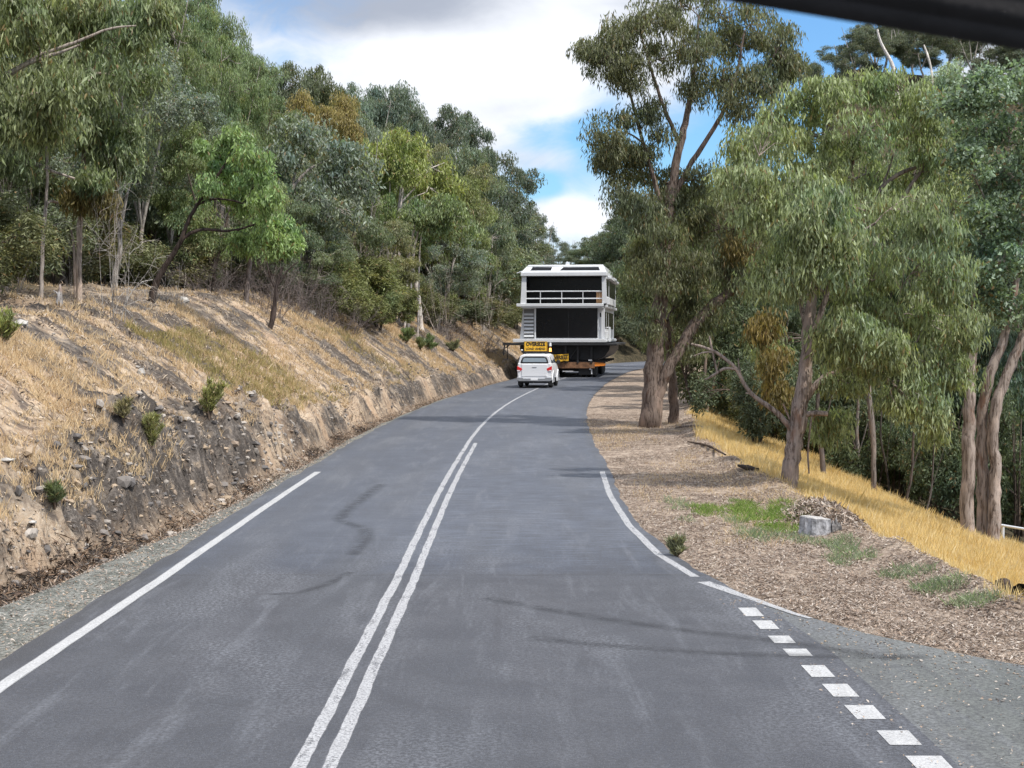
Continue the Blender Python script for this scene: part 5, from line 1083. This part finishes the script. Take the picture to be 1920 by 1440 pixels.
# rear window set in the canopy hatch (follows the hatch slope)
g = MB(); P4 = [(-.74, 1.30), (.74, 1.30), (.70, 1.48), (.63, 1.62), (.47, 1.665), (-.47, 1.665), (-.63, 1.62), (-.70, 1.48)]
g.prism([(x, z) for x, z in P4], 'y', .068, .16); g.build('rear_window_frame', M_BLACK, pk, bevel=.01)
g = MB(); g.prism([(-.65, 1.37), (.65, 1.37), (.60, 1.52), (.54, 1.585), (-.54, 1.585), (-.60, 1.52)], 'y', .056, .10); g.build('rear_window', mat('rear_glass', (.30, .37, .43), .12, spec=.8), pk, bevel=.008)
for s in (-1, 1):
    for y0, y1, tz in ((.45, 1.55, 1.62), (1.72, 2.45, 1.60), (2.55, 3.25, 1.57)):
        g = MB(); v = [Vector((s * x, y, z)) for x, y, z in ((.872, y0, 1.31), (.872, y1, 1.31), (.79, y1 - .06, tz), (.79, y0 + .08, tz))]; v2 = [p - Vector((s * .04, 0, 0)) for p in v]
        g.loft([v, v2]); g.build('side_window', M_CARG, pk)
    g = MB(); g.box((s * 1.02, 3.25, 1.32), (.20, .10, .22)); g.build('side_mirror', M_BLACK, pk, bevel=.03)
    # tail lights: tapered lens wrapping the corner
    g = MB(); g.prism([(s * .915, 1.16), (s * .66, 1.04), (s * .63, .97), (s * .75, .90), (s * .915, .88)], 'y', -.012, .20)
    tl = g.build('tail_light', M_RED, pk, bevel=.015)
    g = MB(); g.prism([(s * .91, .955), (s * .74, .935), (s * .78, .905), (s * .91, .885)], 'y', -.02, .10); g.build('reverse_lamp', M_CLEAR, tl)
g = MB(); g.b2(-.68, .68, -.008, .06, .62, 1.255); tg = g.build('tailgate', M_CAR, pk, bevel=.018)
g = MB(); g.b2(-.12, .12, -.026, .0, 1.08, 1.12); g.build('handle', M_CHROME, tg, bevel=.008)
g = MB(); g.prism([(-.92, .40), (-.80, .36), (.80, .36), (.92, .40), (.92, .57), (.60, .57), (.56, .52), (-.56, .52), (-.60, .57), (-.92, .57)], 'y', -.16, .05); g.build('rear_bumper', M_CHROME, pk, bevel=.025)
g = MB(); g.b2(-.19, .19, -.176, -.158, .41, .53); pl_ = g.build('number_plate', mat('plate_white', (.80, .80, .82), .5), pk, bevel=.005)
g = MB(); g.b2(-.78, .78, .15, 1.7, .26, .43); g.rod((-.05, -.05, .30), (-.05, -.22, .30), .035); g.rod((-.7, 1.0, .37), (.7, 1.0, .37), .055); g.build('chassis', M_BLACK, pk, bevel=.01)
for s in (-1, 1): g = MB(); g.b2(s * .80 - .11, s * .80 + .11, .40, .42, .14, .42); g.build('mud_flap', M_BLACK, pk)
# roof sign with beacons
g = MB()
for x_ in (-.55, .55): g.rod((x_, .75, 1.78), (x_, .75, 1.95), .025); g.rod((x_, 1.35, 1.78), (x_, .80, 2.25), .018)
g.b2(-.76, .76, .66, .84, 1.86, 1.91); g.build('roof_rack', M_BLACK, pk, bevel=.006)
g = MB(); g.b2(-.62, .62, .70, .74, 1.92, 2.46); sg = g.build('roof_sign', M_YEL, pk, bevel=.012)
g = MB()
for z_ in (1.935, 2.445): g.b2(-.60, .60, .692, .70, z_ - .008, z_ + .008)
for x_ in (-.60, .60): g.b2(x_ - .008, x_ + .008, .692, .70, 1.935, 2.445)
g.build('border', M_INK, sg)
text('OVERSIZE', .27, (0, .694, 2.30), sg, M_INK, sx=.86); text('LOAD AHEAD', .165, (0, .694, 2.06), sg, M_INK, sx=1.0, bold=.006)
for z_, mt in ((2.02, M_AMBER), (2.30, M_CLEAR)):
    g = MB(); g.rod((.78, .72, z_ - .10), (.78, .72, z_ + .09), .07, 14, .055); g.build('beacon', mt, pk, bevel=.01)
g = MB(); g.rod((.78, .75, 1.88), (.78, .75, 2.26), .022); g.build('beacon_post', M_BLACK, pk)
g = MB(); g.box((-.73, .70, 2.0), (.10, .1, .07)); g.build('work_lamp', M_CLEAR, pk, bevel=.01)

# ---- houseboat on its trailer
Yb = 105.0; bx = (1048.4 - 960) / F_PX * Yb; RZ = R(-6.3)
def L(z): return (z - 763) * .0068
def Hh(z): return (1275 - z) * .0068
tr = thing('boat_trailer', 'low multi-wheel trailer with a rusty orange beam and an oversize banner carrying the houseboat', 'trailer', (bx, Yb, 0), RZ)
M_RUST = mat('rusty_beam', (.20, .10, .05), .8, noise=.45, nscale=3, dirt=(.09, .06, .045)); M_ORG = mat('orange_reflector', (.85, .26, .03), .5)
g = MB(); g.b2(-1.35, 2.30, .6, 14.0, .62, .95); g.b2(-1.35, 2.30, .35, .6, .60, 1.02); g.build('beam', M_RUST, tr, bevel=.02)
g = MB(); g.prism([(2.31, .74), (2.31, 1.0), (2.95, .96), (3.05, .86), (2.95, .78)], 'y', .40, .50); g.build('side_marker', M_ORG, tr)
for yy in (1.3, 2.6, 9.5, 10.8, 12.1):
    for xg in (-1.15, 1.7):
        for k_ in range(3):
            x_ = xg + (k_ - .5) * .36; g = MB(); g.torus((x_, yy, .47), .33, .15, n=22, k=8, squash=.95); w_ = g.build('wheel', M_TYRE, tr, smooth=True)
            g = MB(); g.rod((x_ - .1, yy, .47), (x_ + .1, yy, .47), .22, 14); g.build('rim', M_RIM, w_)
    g = MB(); g.rod((-1.5, yy, .47), (2.1, yy, .47), .09); g.build('axle', M_BLACK, tr)
for x_ in (-1.15, 1.78): g = MB(); g.b2(x_ - .55, x_ + .55, .62, .64, .18, .62); g.build('mud_flap', M_BLACK, tr)
g = MB(); g.b2(.2, .9, .34, .38, .38, .44); g.build('rear_plate', mat('dull_plate', (.5, .5, .52), .5), tr)
g = MB(); g.rod((2.10, .5, .55), (2.10, .5, .22), .05); g.box((2.02, .42, .58), (.13, .06, .13)); g.build('stabiliser_leg', M_ALU, tr, bevel=.01)
g = MB(); g.b2(1.9, 2.15, .30, .36, 1.10, 1.19); g.build('tail_lamp', M_CLEAR, tr, bevel=.01)
# cradle: cross beams and struts that carry the hull
g = MB()
for yy in (.9, 4, 7, 10, 13): g.b2(-2.5, 3.0, yy - .12, yy + .12, .96, 1.10)
for x_ in (-1.2, .4, 1.2, 2.1): g.b2(x_ - .07, x_ + .07, .3, .45, .95, 2.12)
g.rod((1.2, .35, 2.0), (.5, .35, 1.0), .05); g.build('cradle', M_BLACK, tr, bevel=.01)
bn = MB(); v = []
N_ = 14
for i in range(N_ + 1):
    q = i / N_; v.append((q, .025 * math.sin(q * 9)))
x0, x1 = L(676), L(852)
rings = []
for (q, w_) in v:
    x_ = x0 + (x1 - x0) * q; sag = -.05 * math.sin(q * math.pi); zt = Hh(1052) + .05 * q + sag * .4; zb = Hh(1112) + .02 * math.sin(q * 11) + sag
    rings.append([Vector((x_, .18 + w_, zb)), Vector((x_, .19 + w_, zb)), Vector((x_, .19 + w_, zt)), Vector((x_, .18 + w_, zt))])
bn.loft(rings); bo = bn.build('banner', M_YEL, tr, smooth=True)
text('OVERSIZE', .36, ((x0 + x1) / 2, .150, (Hh(1052) + Hh(1112)) / 2), bo, M_INK, sx=.68, rot=(math.pi / 2, R(-1.5), 0))

hb = thing('houseboat', 'white two-storey houseboat with dark windows and a railed upper deck riding on the trailer', 'houseboat', (bx, Yb, 1.10), RZ)
BZ = 1.10
def bb(nm, m, parts, parent=hb, bevel=.012, **kw):
    g = MB()
    for (x0, x1, y0, y1, z0, z1) in parts: g.b2(x0, x1, y0, y1, z0 - BZ, z1 - BZ)
    return g.build(nm, m, parent, bevel=bevel, **kw)
# hull: dark steel barge with rounded flared flanks
prof = [(-2.68, 2.12), (-2.68, 1.85), (-2.40, 1.45), (-1.9, 1.12), (2.4, 1.12), (2.95, 1.40), (3.25, 1.80), (3.30, 2.12)]
g = MB(); g.prism([(x, z - BZ) for x, z in prof], 'y', .8, 14.4); g.build('hull', M_BLACK, hb, bevel=.05)
bb('cradle_rim', M_BLACK, [(L(215), L(1320), -.05, 14.6, 2.12, 2.25), (L(215), L(300), -.05, .1, 2.24, 2.30)])
g = MB(); g.rod((L(232), .02, 2.15 - BZ), (L(222), .02, 1.45 - BZ), .045); g.rod((L(280), .02, 2.14 - BZ), (L(232), .02, 1.9 - BZ), .03); g.rod((L(243), 1.2, 2.15 - BZ), (L(243), 1.2, 1.2 - BZ), .03); g.build('outrigger', M_BLACK, hb)
bb('lower_deck', M_WHITE, [(L(312), L(1215), 0, 14.5, 2.31, 2.54)], bevel=.03)
bb('cabin_wall', M_WHITE, [(L(400), L(530), .62, .72, 2.54, 4.60), (L(1128), L(1196), .62, .72, 2.54, 4.60), (L(530), L(1128), .62, .70, 2.54, 2.60), (L(400), L(410), .72, 13.5, 2.54, 4.6), (L(1186), L(1194), .72, 13.5, 2.54, 3.2), (L(1186), L(1194), .72, 13.5, 4.35, 4.6), (L(1186), L(1194), 3.2, 3.4, 2.54, 4.6), (L(1186), L(1194), 6.2, 6.4, 2.54, 4.6), (L(400), L(1196), 13.5, 13.6, 2.54, 4.6)])
bb('rear_window', M_DARKGLASS, [(L(532), L(1126), .60, .66, 2.605, 4.58)], bevel=.004)
bb('window_mullion', M_BLACK, [(.55, .58, .585, .62, 2.62, 4.56)], bevel=0)
bb('side_window', M_DARKGLASS, [(L(1187), L(1193), .75, 13.4, 3.2, 4.35)], bevel=0)
bb('small_window', M_DARKGLASS, [(L(1150), L(1164), .605, .64, Hh(690), Hh(650))], bevel=.004)
bb('service_box', M_WHITE, [(L(1142), L(1156), .58, .64, Hh(815), Hh(790))], bevel=.004)
# louvred panel
lp = bb('louvre_panel', mat('louvre_recess', (.16, .165, .17), .6), [(L(412), L(512), .58, .62, 2.60, 4.50)], bevel=.004)  # grey backing colour puts shade into the gaps between the slats
g = MB()
for i in range(7):
    z = Hh(880) - BZ + i * .235; g.prism([(.50, z), (.58, z + .13), (.58, z + .11), (.515, z - .01)], 'x', L(414), L(508))
g.build('louvre', M_WHITE, lp, bevel=.004)
# flared white side wing on the left of the lower cabin
g = MB(); g.prism([(L(370), Hh(900) - BZ), (L(405), Hh(900) - BZ), (L(405), Hh(640) - BZ), (L(398), Hh(640) - BZ), (L(385), Hh(780) - BZ)], 'y', .66, .80); g.build('side_wing', M_WHITE, hb, bevel=.01)
bb('corner_post', M_ALU, [(L(516), L(530), .50, .60, 2.54, 4.58)], bevel=.008)
bb('corner_post', M_ALU, [(L(1190), L(1199), .40, .48, 2.54, 4.58)], bevel=.008)
# upper deck slab with double rim
bb('upper_deck', M_WHITE, [(L(348), L(1190), -.10, 14.3, 4.66, 4.86), (L(392), L(1190), -.04, 14.2, 4.57, 4.63)], bevel=.03)
bb('upper_deck_core', M_ALU, [(L(396), L(1180), .0, 14.1, 4.62, 4.67)], bevel=0)
bb('side_deck_rim', M_WHITE, [(L(1190), L(1225), .6, 14.3, 4.60, 4.78)], bevel=.03)
# upper storey: corner pillars taper upward
def pillar(xa0, xa1, xb0, xb1, y0=.05, y1=.30):
    g = MB(); g.loft([[Vector((x, y, z - BZ)) for x, y in ((a, y0), (b, y0), (b, y1), (a, y1))] for a, b, z in ((xa0, xa1, 4.86), (xb0, xb1, 6.68))]); g.build('pillar', M_WHITE, hb, bevel=.015)
pillar(L(386), L(442), L(400), L(443)); pillar(L(1176), L(1222), L(1172), L(1212))
bb('upper_wall', M_WHITE, [(L(395), L(405), .3, 13.5, 4.86, 6.66), (L(1208), L(1216), .3, 13.5, 4.86, 5.35), (L(1208), L(1216), .3, 13.5, 6.5, 6.66), (L(1208), L(1216), 3.6, 3.9, 5.3, 6.6), (L(395), L(1216), 13.5, 13.6, 4.86, 6.66)])
bb('side_window', M_DARKGLASS, [(L(1209), L(1214), .35, 13.4, 5.35, 6.5)], bevel=0)
bb('balcony_door', M_DARKGLASS, [(L(406), L(1207), 1.35, 1.42, 4.88, 6.60)], bevel=0)
bb('ceiling', M_BLACK, [(L(406), L(1207), .3, 13.4, 6.62, 6.66)], bevel=0)
bb('carpet', M_BLACK, [(L(443), L(1172), .12, 1.34, 4.862, 4.875)], bevel=0)
bb('side_fairing', M_WHITE, [(L(1216), L(1240), .8, 6.0, 4.80, 5.25)], bevel=.03)
g = MB()
for z_ in (Hh(442), Hh(512)): g.rod((L(442), .17, z_ - BZ), (L(1176), .17, z_ - BZ), .038)
rlg = g.build('railing', M_ALU, hb, smooth=True)
for x_ in (578, 785, 990): g = MB(); g.rod((L(x_), .17, 4.86 - BZ), (L(x_), .17, Hh(442) - BZ), .028); g.build('baluster', M_ALU, rlg, smooth=True)
# roof: fascia and sloped visor with skylight slots
bb('roof', M_WHITE, [(L(390), L(1222), -.10, 14.0, 6.66, 6.92)], bevel=.03)
bb('roof_overhang', M_WHITE, [(L(1222), L(1252), 1.4, 14.0, 6.50, 6.66)], bevel=.03)
def sl(xa, t_): # point on the sloped visor, t 0 bottom .. 1 top
    return (xa, -.05 + .55 * t_, 6.90 + .52 * t_ - BZ)
def quad_slab(g, xs, ts, th=.08):
    (a, b, c, d) = xs; lo = [Vector(sl(a, ts[0])), Vector(sl(b, ts[0])), Vector(sl(c, ts[1])), Vector(sl(d, ts[1]))]; nrm = Vector((0, -.5, 1.25)).normalized() * -th
    g.loft([lo, [v + nrm for v in lo]])
def xl(t_): return L(392 + 66 * t_)
def xr(t_): return L(1218 - 36 * t_)
g = MB(); quad_slab(g, (xl(0), xr(0), xr(.22), xl(.22)), (0, .22)); quad_slab(g, (xl(.74), xr(.74), xr(1), xl(1)), (.74, 1))
quad_slab(g, (xl(.22), L(476), L(500), xl(.74)), (.22, .74)); quad_slab(g, (L(680), L(760), L(800), L(692)), (.22, .74)); quad_slab(g, (L(1156), xr(.22), xr(.74), L(1138)), (.22, .74))
vs_ = g.build('roof_visor', M_WHITE, hb, bevel=.01)
g = MB(); quad_slab(g, (L(470), L(1160), L(1150), L(486)), (.19, .77), .06)
for v_ in g.bm.verts: v_.co.z -= .06
g.build('skylight', M_DARKGLASS, vs_)
bb('roof_top', M_WHITE, [(L(458), L(1182), .62, 13.5, 6.95, 7.40)], bevel=.02)
g = MB(); g.prism([(L(782), 7.42 - BZ), (L(830), 7.42 - BZ), (L(825), 7.62 - BZ), (L(812), 7.74 - BZ), (L(796), 7.72 - BZ)], 'y', 3, 3.5); g.build('roof_vent', M_WHITE, hb, bevel=.02)
g = MB(); g.prism([(L(1000), 7.42 - BZ), (L(1050), 7.42 - BZ), (L(1074), 7.55 - BZ), (L(1060), 7.58 - BZ)], 'y', 4, 4.4); g.build('roof_antenna', M_WHITE, hb, bevel=.01)
g = MB(); g.rod((L(345), .5, 6.92 - BZ + -.05), (L(392), .5, 7.0 - BZ), .03); g.build('roof_pole', M_ALU, hb)
# right-hand gangway: gate rail and white locker
g = MB()
for a, b in (((L(1222), 3.5, 2.35), (L(1222), 3.5, 3.3)), ((L(1222), 3.5, 3.3), (L(1222), 4.6, 3.3)), ((L(1222), 4.6, 3.3), (L(1222), 4.6, 2.35)), ((L(1196), 3.5, 3.3), (L(1222), 3.5, 3.3))):
    g.rod((a[0], a[1], a[2] - BZ), (b[0], b[1], b[2] - BZ), .04)
g.build('gate_rail', M_ALU, hb)
bb('locker', M_WHITE, [(L(1196), L(1225), 1.2, 2.6, 2.54, 3.05)], bevel=.03)
bb('side_deck', M_WHITE, [(L(1215), L(1222), .4, 14.3, 2.36, 2.50)], bevel=.03)
# packing box left on the upper deck
M_CARD = mat('cardboard', (.52, .30, .15), .85, noise=.12, nscale=4)
cbx = thing('cardboard_box', 'tall brown cardboard carton behind the rail on the upper deck', 'box', tuple(Vector((bx, Yb, 0)) + Matrix.Rotation(RZ, 3, 'Z') @ Vector((L(1150), .48, 4.876))), RZ)
g = MB(); g.b2(-.21, .21, -.22, .22, 0, .70); g.build('carton', M_CARD, cbx, bevel=.006)
g = MB(); g.b2(-.03, .03, -.223, .223, .2, .702); g.build('tape', mat('packing_tape', (.62, .45, .28), .35), cbx)
g = MB(); g.b2(-.24, .20, -.2, .2, .703, .80); g.build('wrapping', mat('pale_wrap', (.74, .66, .60), .6), cbx, bevel=.04)

# ---- sun visor of the camera vehicle (a real visor, half a metre away)
Yv = .62
vp = lambda x, y, d=Yv: Vector(AT(x, y, d))
M_VIS = mat('dark_trim', (.010, .009, .010), .9, noise=.3, nscale=30, bump=.2); M_VIS2 = mat('grey_trim', (.030, .028, .028), .9, noise=.2, nscale=40)
a, b = vp(1340, -27), vp(2320, 137); d = (b - a); ln = d.length; ang = math.atan2(d.z, d.x)
vz = thing('sun_visor', 'out-of-focus dark sun visor slanting across the top right corner', 'sun visor', a)
vz.rotation_euler = (0, -ang, 0)
pf = [(.0, .0), (.006, -.004), (.012, 0), (.014, .006), (.014, .11), (.0, .12), (-.006, .11), (-.006, .006)]
g = MB(); g.prism([(y_, z_) for y_, z_ in pf], 'x', -.03, ln); g.build('panel', M_VIS, vz, bevel=.002)
g = MB(); g.rod((-.03, .003, .001), (ln, .003, .001), .0055, 12); g.build('edge_piping', M_VIS, vz, smooth=True)
g = MB(); g.b2(.055, ln, -.011, -.0065, .0225, .11); g.build('flap', M_VIS2, vz, bevel=.002)
